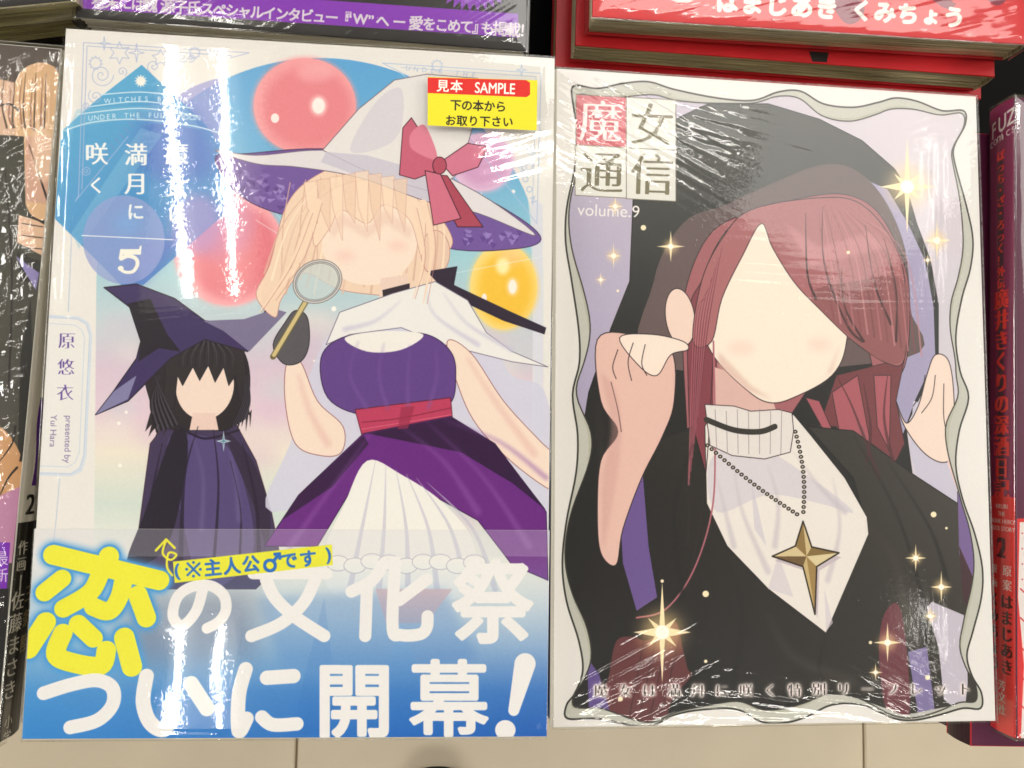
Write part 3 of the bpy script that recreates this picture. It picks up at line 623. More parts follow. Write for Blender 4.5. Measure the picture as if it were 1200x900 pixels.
# ------------------------------------------------------------------ print of the leaflet cover (generic stand-in figure)
ZR = -0.007
QR = quad_px([(652, 80), (1144, 113), (1167, 845), (648, 853)], ZR)
cvR = Canvas(*frame_of(*QR), base=(228, 223, 217)); c = cvR
frame_out = [(672, 101), (700, 104), (730, 98), (760, 96), (790, 105), (840, 115), (882, 118), (912, 108), (938, 107), (965, 122), (1000, 126), (1030, 120), (1050, 115), (1075, 119), (1104, 130), (1129, 130), (1131, 146), (1118, 172), (1119, 192), (1132, 240), (1140, 280), (1137, 315), (1127, 350), (1120, 395),
             (1125, 435), (1135, 466), (1124, 505), (1120, 545), (1128, 585), (1142, 625), (1151, 665), (1150, 700), (1140, 740), (1133, 768), (1139, 792), (1150, 812), (1149, 830), (1128, 830), (1100, 838), (1070, 844), (1045, 841), (1010, 826), (975, 826), (945, 840), (920, 847), (893, 846), (862, 831), (820, 832), (790, 838), (765, 850), (740, 850), (700, 842), (665, 842), (664, 826), (674, 812), (683, 785), (678, 750),
             (664, 705), (659, 660), (664, 610), (675, 555), (677, 510), (671, 463), (679, 425), (678, 385), (670, 330), (663, 285), (664, 245), (673, 200), (678, 160), (672, 125)]
fo = smooth_pts(frame_out, True, 5); cen = np.array([905, 470.])
def shrink(P, fx, fy, wob=4, ph=0.):
    d = P - cen; a = np.arctan2(d[:, 1], d[:, 0]); L = np.hypot(*d.T)
    q = 10 + wob * np.sin(a * 9 + ph)
    return cen + d * (1 - q / L)[:, None]
c.poly(fo, (190, 188, 176)); c.poly(shrink(fo, 1, 1, 3, 1), (170, 168, 146), alpha=.6)
inner = shrink(fo, 1, 1, 7, .6)
c.poly(inner, grad((700, 500), (168, 158, 184), (1100, 200), (210, 200, 206)))
Mi = c._fill(np.stack([c.c(inner), np.roll(c.c(inner), -1, 0)], 1)); c.clip = np.zeros((c.ny, c.nx), np.float32); c.clip[Mi[0]] = Mi[1]
DK, OL = (36, 32, 28), (44, 28, 30)
hood = [(690, 460), (716, 385), (738, 330), (742, 235), (770, 150), (830, 122), (900, 122), (960, 140), (1010, 165), (1048, 198), (1062, 220), (1074, 262), (1090, 305), (1100, 360), (1101, 420), (1090, 520), (1122, 570), (1140, 660), (1150, 760), (1150, 850), (660, 850), (650, 700), (668, 600)]
c.poly(hood, grad((900, 120), (66, 68, 60), (900, 420), (24, 22, 19)), line=(20, 18, 16), lw=1.3)
c.poly([(1008, 208), (1040, 222), (1064, 262), (1084, 305), (1094, 360), (1096, 418), (1072, 470), (1040, 560), (1020, 500), (1030, 380), (1062, 330), (1050, 270)], (160, 152, 182), sm=False)
c.poly([(1100, 300), (1140, 300), (1135, 560), (1118, 580), (1070, 560), (1062, 500), (1100, 420)], (206, 198, 206))
c.poly([(1066, 530), (1070, 470), (1120, 480), (1122, 600), (1074, 556)], (196, 190, 206))
# brown shade of the hood, hair mass
c.poly([(766, 330), (800, 262), (850, 240), (905, 215), (960, 194), (1000, 198), (1035, 232), (1060, 290), (1066, 360), (1060, 420), (770, 430)], (96, 78, 76), sm=True)
c.poly([(800, 400), (806, 330), (836, 270), (890, 246), (940, 232), (990, 228), (1028, 248), (1056, 300), (1066, 350), (1060, 430), (1030, 450), (990, 400), (830, 640), (800, 700), (792, 720), (806, 560)], (158, 92, 96), sm=True, line=OL, lw=1)
c.poly([(806, 380), (822, 330), (850, 290), (840, 420), (830, 540), (818, 640), (796, 720), (808, 560)], (126, 56, 66), sm=True, line=OL, lw=.9)
# hair below right
c.poly([(980, 440), (1060, 420), (1050, 470), (1060, 520), (1040, 560), (1010, 540), (980, 500), (960, 500)], (112, 52, 56), line=OL, lw=.8)
for q in ([(975, 460), (1005, 440), (1020, 520), (1026, 600), (990, 540)], [(1024, 440), (1044, 440), (1042, 528), (1028, 500)], [(944, 466), (960, 470), (1000, 560), (985, 540)]): c.poly(q, (164, 84, 92), line=OL, lw=.8)
c.poly([(1004, 500), (1012, 500), (1050, 640), (1056, 665), (1030, 600)], (150, 82, 90)); c.stroke([(1000, 480), (1030, 580), (1056, 650), (1058, 690), (1044, 738)], 2.2, (156, 84, 92), sm=True)
# cloak body
c.poly([(700, 640), (760, 520), (812, 500), (850, 640), (968, 742), (1018, 624), (1000, 560), (946, 500), (1000, 505), (1070, 556), (1122, 590), (1150, 700), (1150, 850), (660, 850), (660, 700)], grad((780, 780), (22, 19, 16), (1100, 600), (52, 48, 40)), line=(18, 16, 14), lw=1.2)
# blouse
c.poly([(826, 500), (836, 478), (930, 486), (950, 510), (990, 560), (1016, 606), (1018, 626), (968, 742), (900, 690), (852, 640), (828, 590)], (228, 220, 212), line=(40, 34, 30), lw=1)
c.poly([(832, 540), (880, 520), (950, 560), (1000, 600), (960, 590), (900, 580), (840, 600)], (206, 198, 204), alpha=.8, sm=True)
c.poly([(880, 560), (898, 640), (884, 620)], (200, 192, 200), alpha=.7); c.poly([(900, 690), (912, 650), (930, 700)], (206, 196, 202), alpha=.7)
c.poly([(966, 690), (976, 730), (968, 740)], (206, 196, 202), alpha=.7)
# plain head and neck
c.poly([(836, 430), (900, 450), (912, 490), (836, 478)], (214, 174, 164))
c.ell(797, 372, 17, 34, (234, 206, 190), rot=-8, line=OL, lw=1)
c.poly([(822, 330), (860, 262), (930, 250), (990, 330), (992, 400), (975, 440), (930, 466), (902, 472), (876, 458), (838, 420), (822, 380)], (240, 226, 208), sm=True, line=OL, lw=1.1)
# fringe as one plain sweep
c.poly([(812, 400), (822, 330), (846, 280), (880, 246), (960, 232), (1010, 240), (1050, 290), (1062, 350), (1060, 420), (1040, 426), (1000, 400), (960, 362), (930, 330), (905, 290), (892, 262), (870, 300), (846, 350), (834, 400)], (164, 98, 100), sm=True, line=OL, lw=1)
c.poly([(950, 346), (1000, 330), (1060, 330), (1060, 416), (1036, 424), (1000, 398)], (132, 76, 76), alpha=.75, sm=True)
c.poly([(920, 262), (960, 290), (1020, 272), (1040, 290), (1000, 300), (950, 312)], (196, 132, 134), alpha=.6, blur=2)
for q in ([(944, 250), (946, 320), (956, 350)], [(964, 242), (966, 310), (992, 380), (1010, 400)], [(1014, 264), (1024, 330), (1044, 380)], [(1036, 280), (1050, 340), (1050, 400)], [(986, 316), (990, 360), (1012, 400)]):
    c.stroke(q, .6, (70, 40, 42), sm=True, w2=3.2)
for q in ([(836, 410), (830, 520), (822, 600), (806, 690)], [(818, 420), (812, 520), (806, 640)]): c.stroke(q, 1, OL, sm=True)
c.stroke([(836, 400), (838, 520), (834, 600), (812, 670), (780, 714), (746, 724)], 2, (170, 98, 108), sm=True)
for k in range(8, 22):                     # loose strands and shade
    x_ = 900 + k * 7.4; c.stroke([(930 + k * 3.6, 238 + abs(k - 9) * 1.2), (x_ + 6, 300), (x_ + 14 + k * .5, 350 + k * 3.2)], .4, [(126, 68, 74), (196, 132, 134), (112, 62, 66), (176, 108, 112)][k % 4], sm=True, w2=2.4, alpha=.65)
for k in range(12): c.stroke([(846 - k * 2, 290 + k * 6), (830 - k * 1.5, 380), (818 - k, 480 + k * 8)], .5, [(96, 40, 52), (176, 100, 108)][k % 2], sm=True, w2=2.2, alpha=.7)
for q_ in ([(980, 440), (1000, 480), (1030, 560)], [(1040, 440), (1036, 490), (1046, 540)], [(1012, 450), (1020, 500), (1016, 540)]): c.stroke(q_, 1, (74, 34, 38), sm=True, w2=5, alpha=.7)
c.poly([(842, 412), (880, 452), (905, 468), (876, 458), (842, 430)], (214, 176, 162), alpha=.7, blur=2); c.ell(868, 408, 16, 8, (240, 190, 176), blur=5, alpha=.45); c.ell(960, 404, 14, 8, (240, 190, 176), blur=5, alpha=.45)
c.poly([(986, 400), (968, 440), (934, 464), (975, 436)], (222, 186, 170), alpha=.7, blur=2)
for q_ in ([(1000, 510), (1050, 600), (1080, 700), (1084, 780)], [(1040, 540), (1090, 620), (1110, 680)], [(812, 520), (790, 600), (800, 700)], [(850, 650), (870, 720), (860, 800)], [(968, 745), (960, 780), (970, 815)], [(760, 560), (752, 640), (730, 760)]): c.stroke(q_, 1, (20, 17, 14), sm=True, w2=5, alpha=.8, blur=1)
for q_ in ([(700, 470), (706, 540), (712, 640)], [(900, 720), (930, 770), (1000, 800)], [(1020, 620), (1050, 660), (1064, 740)]): c.stroke(q_, 2, (84, 76, 62), sm=True, w2=12, alpha=.35, blur=4)
for q_ in ([(860, 545), (870, 600), (900, 670)], [(900, 545), (912, 590), (908, 640)], [(840, 560), (850, 600), (860, 640)], [(976, 560), (984, 620), (970, 680)], [(930, 530), (960, 570), (990, 600)]): c.stroke(q_, 1, (190, 180, 188), sm=True, w2=7, alpha=.6, blur=1)
# ruffle collar with strap
c.poly([(826, 474), (860, 476), (880, 482), (912, 480), (928, 484), (930, 505), (926, 530), (896, 538), (858, 534), (832, 522)], (222, 214, 208), line=OL, lw=.9)
for k in range(7): c.stroke([(838 + k * 13, 480 + (k % 2) * 2), (840 + k * 12.5, 532)], .8, (150, 136, 136))
c.stroke([(828, 492), (860, 504), (890, 506), (908, 500)], 6.5, (46, 40, 34), sm=True)
# sleeves and forearms (plain)
c.poly([(724, 555), (752, 540), (760, 640), (770, 700), (746, 716), (730, 660)], (102, 78, 138))
c.poly([(700, 398), (740, 392), (786, 410), (790, 470), (776, 512), (752, 560), (730, 620), (722, 662), (704, 648), (700, 600), (704, 540), (724, 506), (704, 470)], (222, 182, 168), sm=True, line=OL, lw=1.1)

c.poly([(726, 396), (764, 392), (800, 400), (806, 410), (786, 416), (770, 440), (750, 430)], (238, 220, 204), sm=True, line=OL, lw=1)


for q_ in ([(742, 402), (736, 424), (740, 446)], [(756, 404), (752, 426), (758, 440)], [(724, 410), (718, 430), (722, 444)], [(716, 448), (724, 480), (728, 506)]): c.stroke(q_, 1, OL, sm=True)
c.poly([(704, 440), (716, 500), (706, 560), (706, 640), (716, 600), (728, 520), (722, 460)], (200, 150, 142), alpha=.45, sm=True, blur=2)
c.poly([(1050, 470), (1060, 500), (1082, 530), (1104, 542), (1116, 530), (1118, 470), (1112, 424), (1096, 416), (1086, 440), (1076, 476), (1062, 496)], (236, 212, 196), sm=True, line=OL, lw=1.1)


for q_ in ([(1084, 440), (1080, 460), (1070, 476)], [(1096, 440), (1092, 466), (1080, 484)], [(1106, 450), (1106, 490), (1112, 516)]): c.stroke(q_, 1, OL, sm=True)
c.poly([(1122, 574), (1130, 590), (1148, 660), (1146, 690), (1124, 650)], (112, 88, 140)); c.poly([(1124, 640), (1146, 690), (1140, 730), (1128, 700)], (60, 30, 36))
c.poly([(1122, 500), (1130, 596), (1116, 560), (1110, 542)], (228, 196, 188))
# hair tails, lower left and right patches
c.poly([(714, 790), (722, 752), (740, 746), (760, 750), (790, 728), (800, 760), (806, 784), (810, 792), (790, 816), (770, 850), (708, 832)], (94, 46, 46), sm=True)
for k in range(4): c.stroke([(756 + k * 14, 742), (738 + k * 12, 838)], 1.2, (60, 28, 30))
c.poly([(1036, 720), (1056, 716), (1066, 836), (1040, 836), (1030, 770)], (104, 52, 60), sm=True)
c.poly([(1064, 764), (1086, 758), (1096, 838), (1076, 838)], (124, 112, 156)); c.poly([(1086, 712), (1092, 705), (1132, 722), (1134, 800), (1130, 838), (1106, 820), (1100, 760)], (192, 184, 196))
c.poly([(690, 835), (688, 770), (702, 790), (716, 838)], (90, 70, 130))
c.poly([(672, 842), (700, 836), (720, 846), (760, 846), (790, 834), (860, 826), (900, 842), (960, 822), (1010, 820), (1060, 838), (1120, 826), (1148, 828), (1148, 870), (660, 870)], (186, 184, 176), sm=False)
c.poly([(864, 828), (890, 822), (930, 826), (950, 830), (936, 842), (905, 846)], (18, 16, 14), sm=True)
c.clip = None
c.stroke(np.vstack([fo, fo[:1]]), 2.0, (40, 38, 30)); c.stroke(np.vstack([inner, inner[:1]]), 1.5, (48, 46, 38))
# chain and star pendant
for a_, b_, n_ in (((830, 522), (940, 606), 22), ((932, 506), (941, 606), 17)):
    for k in range(n_):
        t_ = k / n_; sag = 4 * math.sin(math.pi * t_); x = a_[0] + (b_[0] - a_[0]) * t_ + (5 * math.sin(math.pi * t_) if a_[0] > 900 else -1); y = a_[1] + (b_[1] - a_[1]) * t_ + (sag if a_[0] < 900 else 0)
        c.ell(x, y, 2.6, 2.3, (40, 32, 26)); c.ell(x, y, 1.1, .9, (200, 190, 170))
pen = [(941, 611), (951, 641), (983, 648), (957, 664), (955, 720), (941, 664), (905, 652), (932, 640)]
c.poly([(x + 3, y + 5) for x, y in pen], (186, 170, 178), alpha=.8)
c.poly(pen, (176, 150, 98), line=(40, 30, 18), lw=1.8)
m_ = (945, 652)
for i, col in enumerate([(206, 184, 136), (118, 92, 46), (220, 204, 162), (150, 120, 66), (196, 172, 118), (96, 70, 36), (214, 194, 150), (130, 102, 54)]): c.poly([pen[i], pen[(i + 1) % 8], m_], col, alpha=.85)
c.stroke(pen + [pen[0]], 1.6, (40, 30, 18))
# sparkles
SPK = (246, 226, 178)
def spark(x, y, r, rx=None, diag=0, dot=True):
    rx = rx or r * .6; c.ell(x, y, r * .42, r * .42, (250, 214, 150), blur=max(1.5, r * .16), alpha=.6)
    star4(c, x, y, r, rx, fill=SPK, k=.14)
    if diag:
        P = []
        for i in range(8):
            a = i * math.pi / 4 - math.pi / 4; q = diag if i % 2 == 0 else diag * .22; P.append((x + q * math.cos(a), y + q * math.sin(a)))
        c.poly(P, SPK); 
    c.ell(x, y, r * .12 + 1, r * .12 + 1, (255, 248, 232))
spark(776, 741, 60, 34, 24); spark(1063, 219, 56, 32, 22); spark(786, 289, 19, 17); spark(1040, 753, 24, 17); spark(1103, 688, 20, 13); spark(1073, 654, 17, 13, 7); spark(1026, 788, 12, 9)
spark(719, 300, 16, 9); spark(704, 328, 9, 7); spark(1098, 282, 24, 16); spark(1087, 305, 9, 7); spark(1090, 722, 14, 9); spark(721, 242, 14, 10)
for x, y, r in ((754, 267, 3.2), (724, 341, 1.6), (827, 696, 3.8), (827, 775, 2), (1094, 603, 3.4), (1109, 619, 1.6), (994, 296, 2), (1087, 794, 3), (727, 819, 3), (1020, 753, 2), (776, 681, 2)): c.ell(x, y, r, r, (248, 230, 190))
# title boxes
def box(x0, y0, x1, y1, col, dy=.055):
    c.poly([(x0, y0), (x1, y0 + (x1 - x0) * dy), (x1, y1 + (x1 - x0) * dy), (x0, y1)], col, line=(120, 112, 92), lw=.9)
box(675, 111, 734, 170, (206, 104, 112)); box(734, 114.2, 792, 174, (224, 221, 212)); box(674, 170, 734, 229, (224, 221, 212)); box(734, 173.4, 792, 233, (224, 221, 212))
for ch, x, y, col in (("魔", 704, 142, (242, 226, 222)), ("女", 764, 146, (120, 112, 84)), ("通", 705, 202, (112, 104, 76)), ("信", 764, 204, (116, 108, 80))): c.text(ch, x, y, 53, col, serif=True, bold=.5, rot=2)
c.text("volume.9", 713, 247, 20, (236, 230, 224), line=True, rot=2)
for i, ch in enumerate("魔女は満月に咲く特別リーフレット"):
    x = 704 + i * 28.4; y = 809 + (-1.5 if i > 8 else 0)
    if i in (2, 5, 7): pass
    c.text(ch, x, y, 17, (44, 38, 34), serif=True, bold=.15, glow=(240, 228, 222), gr=3.2)

# ------------------------------------------------------------------ small prints
ZS = 0.0022
QS = quad_px([(501, 90), (630, 94), (629, 153), (501, 147)], ZS)
cvS = Canvas(*frame_of(*QS), ppm=14000., base=(226, 214, 40)); c = cvS
c.poly([(499, 91), (616, 94), (621, 97), (621, 111), (617, 114), (499, 109)], (212, 42, 36))
c.text("見本", 519, 100.5, 15, (246, 238, 226), bold=.5, step=16, rot=2); c.text("SAMPLE", 580, 103.5, 15.5, (246, 238, 226), line=True, rot=2, bold=.3, sx=.9, sy=1.15)
c.text("下の本から", 534, 123, 13.5, (36, 34, 24), step=13.2, rot=2, bold=.25); c.text("お取り下さい", 528, 141, 13, (36, 34, 24), step=13.4, rot=1.5, bold=.3)

ZT = -0.020
QT = quad_bottom((88, 19.5), (617, 60), ZT)
cvT = Canvas(frame_of(*QT)[0], frame_of(*QT)[1], frame_of(*QT)[2], frame_of(*QT)[3], .04, base=(44, 41, 38)); c = cvT
c.poly([(96, -20), (607, 16), (607, 44), (96, 10)], (138, 52, 186))
bt = "巻末には魏 源子氏スペシャルインタビュー『“W”へ ー 愛をこめて』も掲載！"
x = 116.
for ch in bt:
    wd = {' ': 5, '“': 9, '”': 9, 'W': 17, '『': 10, '』': 10}.get(ch, 14.6 if ord(ch) > 0x3040 and ord(ch) < 0x3100 else 15.4)
    y = 1.5 + (x - 116) * .0685
    if ch != ' ': c.text(ch, x, y, 16.4 if ord(ch) < 0x4000 else 18, (228, 220, 226), rot=3.9, bold=.55)
    x += wd
c.poly([(555 + (44 if k % 2 else 54) * math.cos(k * math.pi / 34), -32 + (36 if k % 2 else 46) * math.sin(k * math.pi / 34)) for k in range(68)], (140, 64, 186))

ZA = -0.026
QA = quad_bottom((694, 19.5), (1203, 52), ZA)
cvA = Canvas(frame_of(*QA)[0], frame_of(*QA)[1], frame_of(*QA)[2], frame_of(*QA)[3], .04, base=(214, 52, 54)); c = cvA
for q in (((960, -30), (985, -30), (1012, 6), (1004, 26), (985, 22)), ((1060, -30), (1095, -30), (1112, -2), (1120, 5), (1104, 8)), ((1140, -30), (1185, -20), (1175, 4), (1160, 2)), ((765, -10), (780, -10), (812, 0), (795, 3))): c.poly(q, (120, 44, 66) if q[0][0] > 800 else (236, 226, 218), sm=True, alpha=.85)
for i, ch in enumerate("はまじあき"): c.text(ch, 852 + i * 29.2, 2 + i * 1.85, 27, (238, 232, 222), bold=1.5, rot=3.6)
for i, ch in enumerate("くみちょう"): c.text(ch, 1010 + i * 27, 12 + i * 2.0, 26 if ch != 'ょ' else 22, (238, 232, 222), bold=1.5, rot=3.6)

# left neighbour: cover, spine
ZN = -0.006
QN = quad_edge((72, 57), (-4, 872), ZN, 'R')
O_, U_, V_, W_, H_ = frame_of(*QN)
cvN = Canvas(O_ + U_ * (W_ - .03), U_, V_, .03, H_, base=(70, 66, 56)); c = cvN
c.poly([(-20, 40), (76, 52), (70, 110), (-20, 110)], (92, 82, 74)); c.poly([(-20, 88), (30, 100), (64, 120), (64, 160), (-20, 158)], (216, 178, 150)); c.poly([(18, 96), (70, 88), (66, 240), (30, 240)], (222, 180, 136), sm=True)
c.poly([(-20, 158), (28, 160), (30, 240), (40, 420), (-20, 420)], (66, 64, 52)); c.poly([(30, 160), (62, 160), (58, 240), (30, 236)], (206, 160, 140), alpha=.8)
c.poly([(22, 252), (54, 262), (50, 300), (20, 284)], (224, 184, 152)); c.poly([(20, 296), (50, 308), (46, 330), (24, 330)], (44, 44, 38))
for k in range(4): c.stroke([(26, 262 + k * 14), (50, 266 + k * 13)], 1.2, (60, 50, 44))
c.poly([(18, 300), (46, 320), (42, 340)], (140, 130, 180)); c.poly([(24, 420), (36, 350), (40, 520), (20, 560)], (40, 38, 32)); c.poly([(-20, 520), (0, 500), (26, 540), (20, 600), (-20, 610)], (214, 160, 110), sm=True, alpha=.9)
c.poly([(-20, 590), (24, 570), (14, 660), (-20, 660)], (186, 130, 160)); c.poly([(-20, 634), (12, 636), (8, 690), (-20, 690)], (122, 40, 176)); c.poly([(-20, 690), (10, 690), (0, 880), (-20, 880)], (26, 24, 22))
for k in range(14): c.stroke([(6 + k * 4, 86 + (k % 3) * 3), (2 + k * 4.2, 120 + (k % 5) * 7), (8 + k * 3.6, 150)], .6, [(70, 56, 48), (240, 206, 170), (150, 104, 84)][k % 3], sm=True, w2=2.4, alpha=.8)
for q_ in ([(-10, 128), (10, 122), (22, 130)], [(34, 170), (44, 200), (56, 236)], [(30, 250), (52, 262)], [(0, 540), (14, 520), (18, 500)], [(0, 580), (10, 560), (20, 548)], [(28, 430), (34, 470), (24, 540)], [(6, 200), (14, 320), (10, 460)]): c.stroke(q_, 1, (40, 30, 28), sm=True, w2=2.6)
c.poly([(40, 150), (60, 158), (62, 200), (48, 214), (38, 190)], (236, 200, 168), sm=True, alpha=.7, blur=2)
for k, ch in enumerate("最新"): c.text(ch, 1, 654 + k * 20, 18, (228, 220, 230), bold=.3)
TN = .0115
a_, b_ = QN[1], QN[2]; d_ = (a_ - b_) / np.linalg.norm(a_ - b_)
cvNs = Canvas(b_ - np.array([0, 0, TN]), [0, 0, 1.], d_, TN, np.linalg.norm(a_ - b_), ppm=9000., base=(222, 216, 206)); c = cvNs
# spine drawn in its own frame: x across (0 = bottom edge), y along
def sp(cv, s_, along, size, col, across=.5, bold=.3, step=None, rot=0, sx=1.):
    """letters down a spine: along = metres from the top end"""
    for i, ch in enumerate(s_):
        sg = glyph_segs(ch); mid = np.array([.5, .38]) if ord(ch) > 0x2000 else (sg.reshape(-1, 2).min(0) + sg.reshape(-1, 2).max(0)) / 2
        g = (sg - mid) * size * [sx, 1]
        if ch == 'ー': g = g[:, :, ::-1]
        if cv.flip: g = g * [-1, 1]
        cx = across if not cv.flip else 1 - across
        G = (g + [cx * cv.W, cv.H - along - i * (step or size)]) * cv.ppm
        got = cv._fill(G)
        if got:
            if bold:
                sl, M = got; R = M.copy()
                for q in range(1, int(bold * 2) + 1): R = np.maximum(R, np.roll(M, q, 1))
                got = (sl, R)
            cv.paint(got, col)
def sprect(cv, a0, a1, w0, w1, col):
    y0, y1 = int((cv.H - a1) * cv.ppm), int((cv.H - a0) * cv.ppm); x0, x1 = int(w0 * cv.nx), int(w1 * cv.nx)
    y0, y1 = max(y0, 0), min(y1, cv.ny)
    cv.A[y0:y1, x0:x1] = col
cvNs.flip = True           # seen from the right-hand side the rows read the other way
sprect(cvNs, .126, .19, 0, 1, (30, 27, 25))
for a0, a1, w0, w1 in ((.029, .034, .0, .35), (.052, .0565, .0, .5), (.058, .062, 0, .25), (.066, .071, 0, .3), (.075, .087, 0, .32)): sprect(cvNs, a0, a1, w0, w1, (92, 34, 130))
for k in range(46):         # plain purple shape above the number
    a0 = .0935 + k * .0005; wdt = .22 + .14 * math.sin(k * .14) + .1 * (k / 46); sprect(cvNs, a0, a0 + .0006, .5 - wdt * .3, .5 + wdt * .35, (92, 40, 138))
sp(cvNs, "2", .1215, .0075, (28, 24, 24), .45, 3, sx=1.2)
sp(cvNs, "作画", .1325, .0040, (226, 220, 206), .30, 1, .0042); sprect(cvNs, .1395, .1435, .67, .72, (226, 220, 206))
sp(cvNs, "佐藤まさき", .1460, .0052, (228, 222, 208), .30, 1, .0056)
sp(cvNs, "原作", .1310, .0032, (110, 100, 80), .76, 0, .0034); sp(cvNs, "三条陸", .1450, .0050, (170, 150, 100), .76, 1, .0064)
sp(cvNs, "小学館", .1765, .0034, (206, 200, 186), .34, 0, .0038)

# right neighbour: cover and spine
ZF = -0.010
QF = quad_edge((1190, 113), (1192, 866), ZF, 'L')
O_, U_, V_, W_, H_ = frame_of(*QF)
cvF = Canvas(O_, U_, V_, .02, H_, base=(88, 28, 58)); c = cvF
c.poly([(1180, 608), (1230, 607), (1230, 900), (1180, 900)], (214, 46, 48)); c.poly([(1195, 612), (1230, 611), (1230, 880), (1196, 870), (1200, 780), (1193, 700)], (230, 220, 214))
for k in range(12): c.ell(1198 + (k % 3) * 3, 625 + k * 6, 1, 1, (196, 80, 84))
for k in range(5): c.stroke([(1196, 690 + k * 34), (1206, 700 + k * 34)], 1.6, (206, 50, 54))
TF = .0118
a_, b_ = QF[0], QF[3]; d_ = (a_ - b_) / np.linalg.norm(a_ - b_)
cvFs = Canvas(b_ - np.array([0, 0, TF]), [0, 0, 1.], d_, TF, np.linalg.norm(a_ - b_), ppm=9000., base=(140, 50, 92)); cvFs.flip = False
bandY = .1213
sprect(cvFs, bandY, .2, 0, 1, (238, 56, 56))
sprect(cvFs, .018, bandY, .40, .62, (84, 52, 70))
for s_, al, sz, ac, bd in (("FUZ", .0065, .0062, 0, 2),):
    for i, ch in enumerate(s_): 
        sg = glyph_segs(ch); G = (sg - [.3, .35]) * .0068 * [.75, 1.05]; G = G.copy(); G[..., 1] += .22 * G[..., 0]; G = (G + [(.24 + i * .30) * cvFs.W, cvFs.H - .0072 + i * .0008]) * cvFs.ppm
        got = cvFs._fill(G)
        if got: sl, M = got; R = np.maximum(M, np.maximum(np.roll(M, 1, 1), np.roll(M, 2, 1))); R = np.maximum(R, np.roll(R, 1, 0)); cvFs.paint((sl, R), (236, 228, 222))
for i, ch in enumerate("comics"):
    sg = glyph_segs(ch); G = (sg - [.25, .3]) * .0042; G = (G + [(.12 + i * .165) * cvFs.W, cvFs.H - .0112 + i * .0003]) * cvFs.ppm; got = cvFs._fill(G)
    if got: cvFs.paint(got, (230, 220, 214))
RT = (250, 66, 60)
sp(cvFs, "ぼっち・ざ・ろっく！外伝", .0165, .0036, RT, .50, 2, .00365)
sp(cvFs, "廣井きくりの深酒日記", .0615, .0066, RT, .50, 4, .0064)
for i, ln in enumerate(("KIKURI", "THE", "DRUNK HERO'S", "ROCK STORY")):
    sg = glyph_segs(ln); mid = (sg.reshape(-1, 2).min(0) + sg.reshape(-1, 2).max(0)) / 2
    got = cvFs._fill(((sg - mid) * .0019 * [.85, 1] + [.52 * cvFs.W, cvFs.H - .1243 - i * .0022]) * cvFs.ppm)
    if got: sl, M = got; cvFs.paint((sl, np.maximum(M, np.roll(M, 1, 1))), (240, 230, 224))
sp(cvFs, "2", .1365, .0085, (92, 22, 40), .50, 5, sx=.9)
sp(cvFs, "原案", .1430, .0034, (238, 228, 222), .70, 1, .0042); sp(cvFs, "はまじあき", .1520, .0046, (60, 20, 26), .68, 2, .0047)
sp(cvFs, "漫画", .1430, .0028, (238, 228, 222), .24, 1, .0042); sp(cvFs, "くみちょう", .1520, .0042, (60, 20, 26), .24, 2, .0047)
sp(cvFs, "芳文社", .1765, .0032, (238, 230, 224), .52, 1, .0034)
# ------------------------------------------------------------------ the setting
ZTAB = -0.078; ZFL = -0.66
floor_m = plain_mat('floor_grout', (150, 136, 112), .8, .2)
fl = mesh_obj('floor', [(-6, -6, ZFL - .004), (6, -6, ZFL - .004), (6, 6, ZFL - .004), (-6, 6, ZFL - .004)], [(0, 1, 2, 3)], floor_m); tag(fl, kind='structure')
tile_m = plain_mat('beige_floor_tile', (204, 190, 164), .32, .4, .04, 9, .04)
g1 = at(347, 885, ZFL); g2 = at(1013, 885, ZFL); TS = float(g2[0] - g1[0]); n_t = 0
tm = None
for iy in range(-2, 2):
    for ix in range(-2, 3):
        x0, y0 = g1[0] + ix * TS, g1[1] - .42 * TS + iy * TS; e = .0012
        if tm is None:
            h = TS / 2 - e; bv = .0015
            V = [(-h, -h, -.004), (h, -h, -.004), (h, h, -.004), (-h, h, -.004), (-h, -h, -bv), (h, -h, -bv), (h, h, -bv), (-h, h, -bv), (-h + bv, -h + bv, 0), (h - bv, -h + bv, 0), (h - bv, h - bv, 0), (-h + bv, h - bv, 0)]
            Fc = [(8, 9, 10, 11)] + [(r * 4 + i, r * 4 + (i + 1) % 4, (r + 1) * 4 + (i + 1) % 4, (r + 1) * 4 + i) for r in range(2) for i in range(4)]
            o = mesh_obj('floor_tile', V, Fc, tile_m); tm = o
        else: o = tm.copy(); C.objects.link(o)
        o.parent = fl; o.location = (x0 + TS / 2, y0 + TS / 2, ZFL)
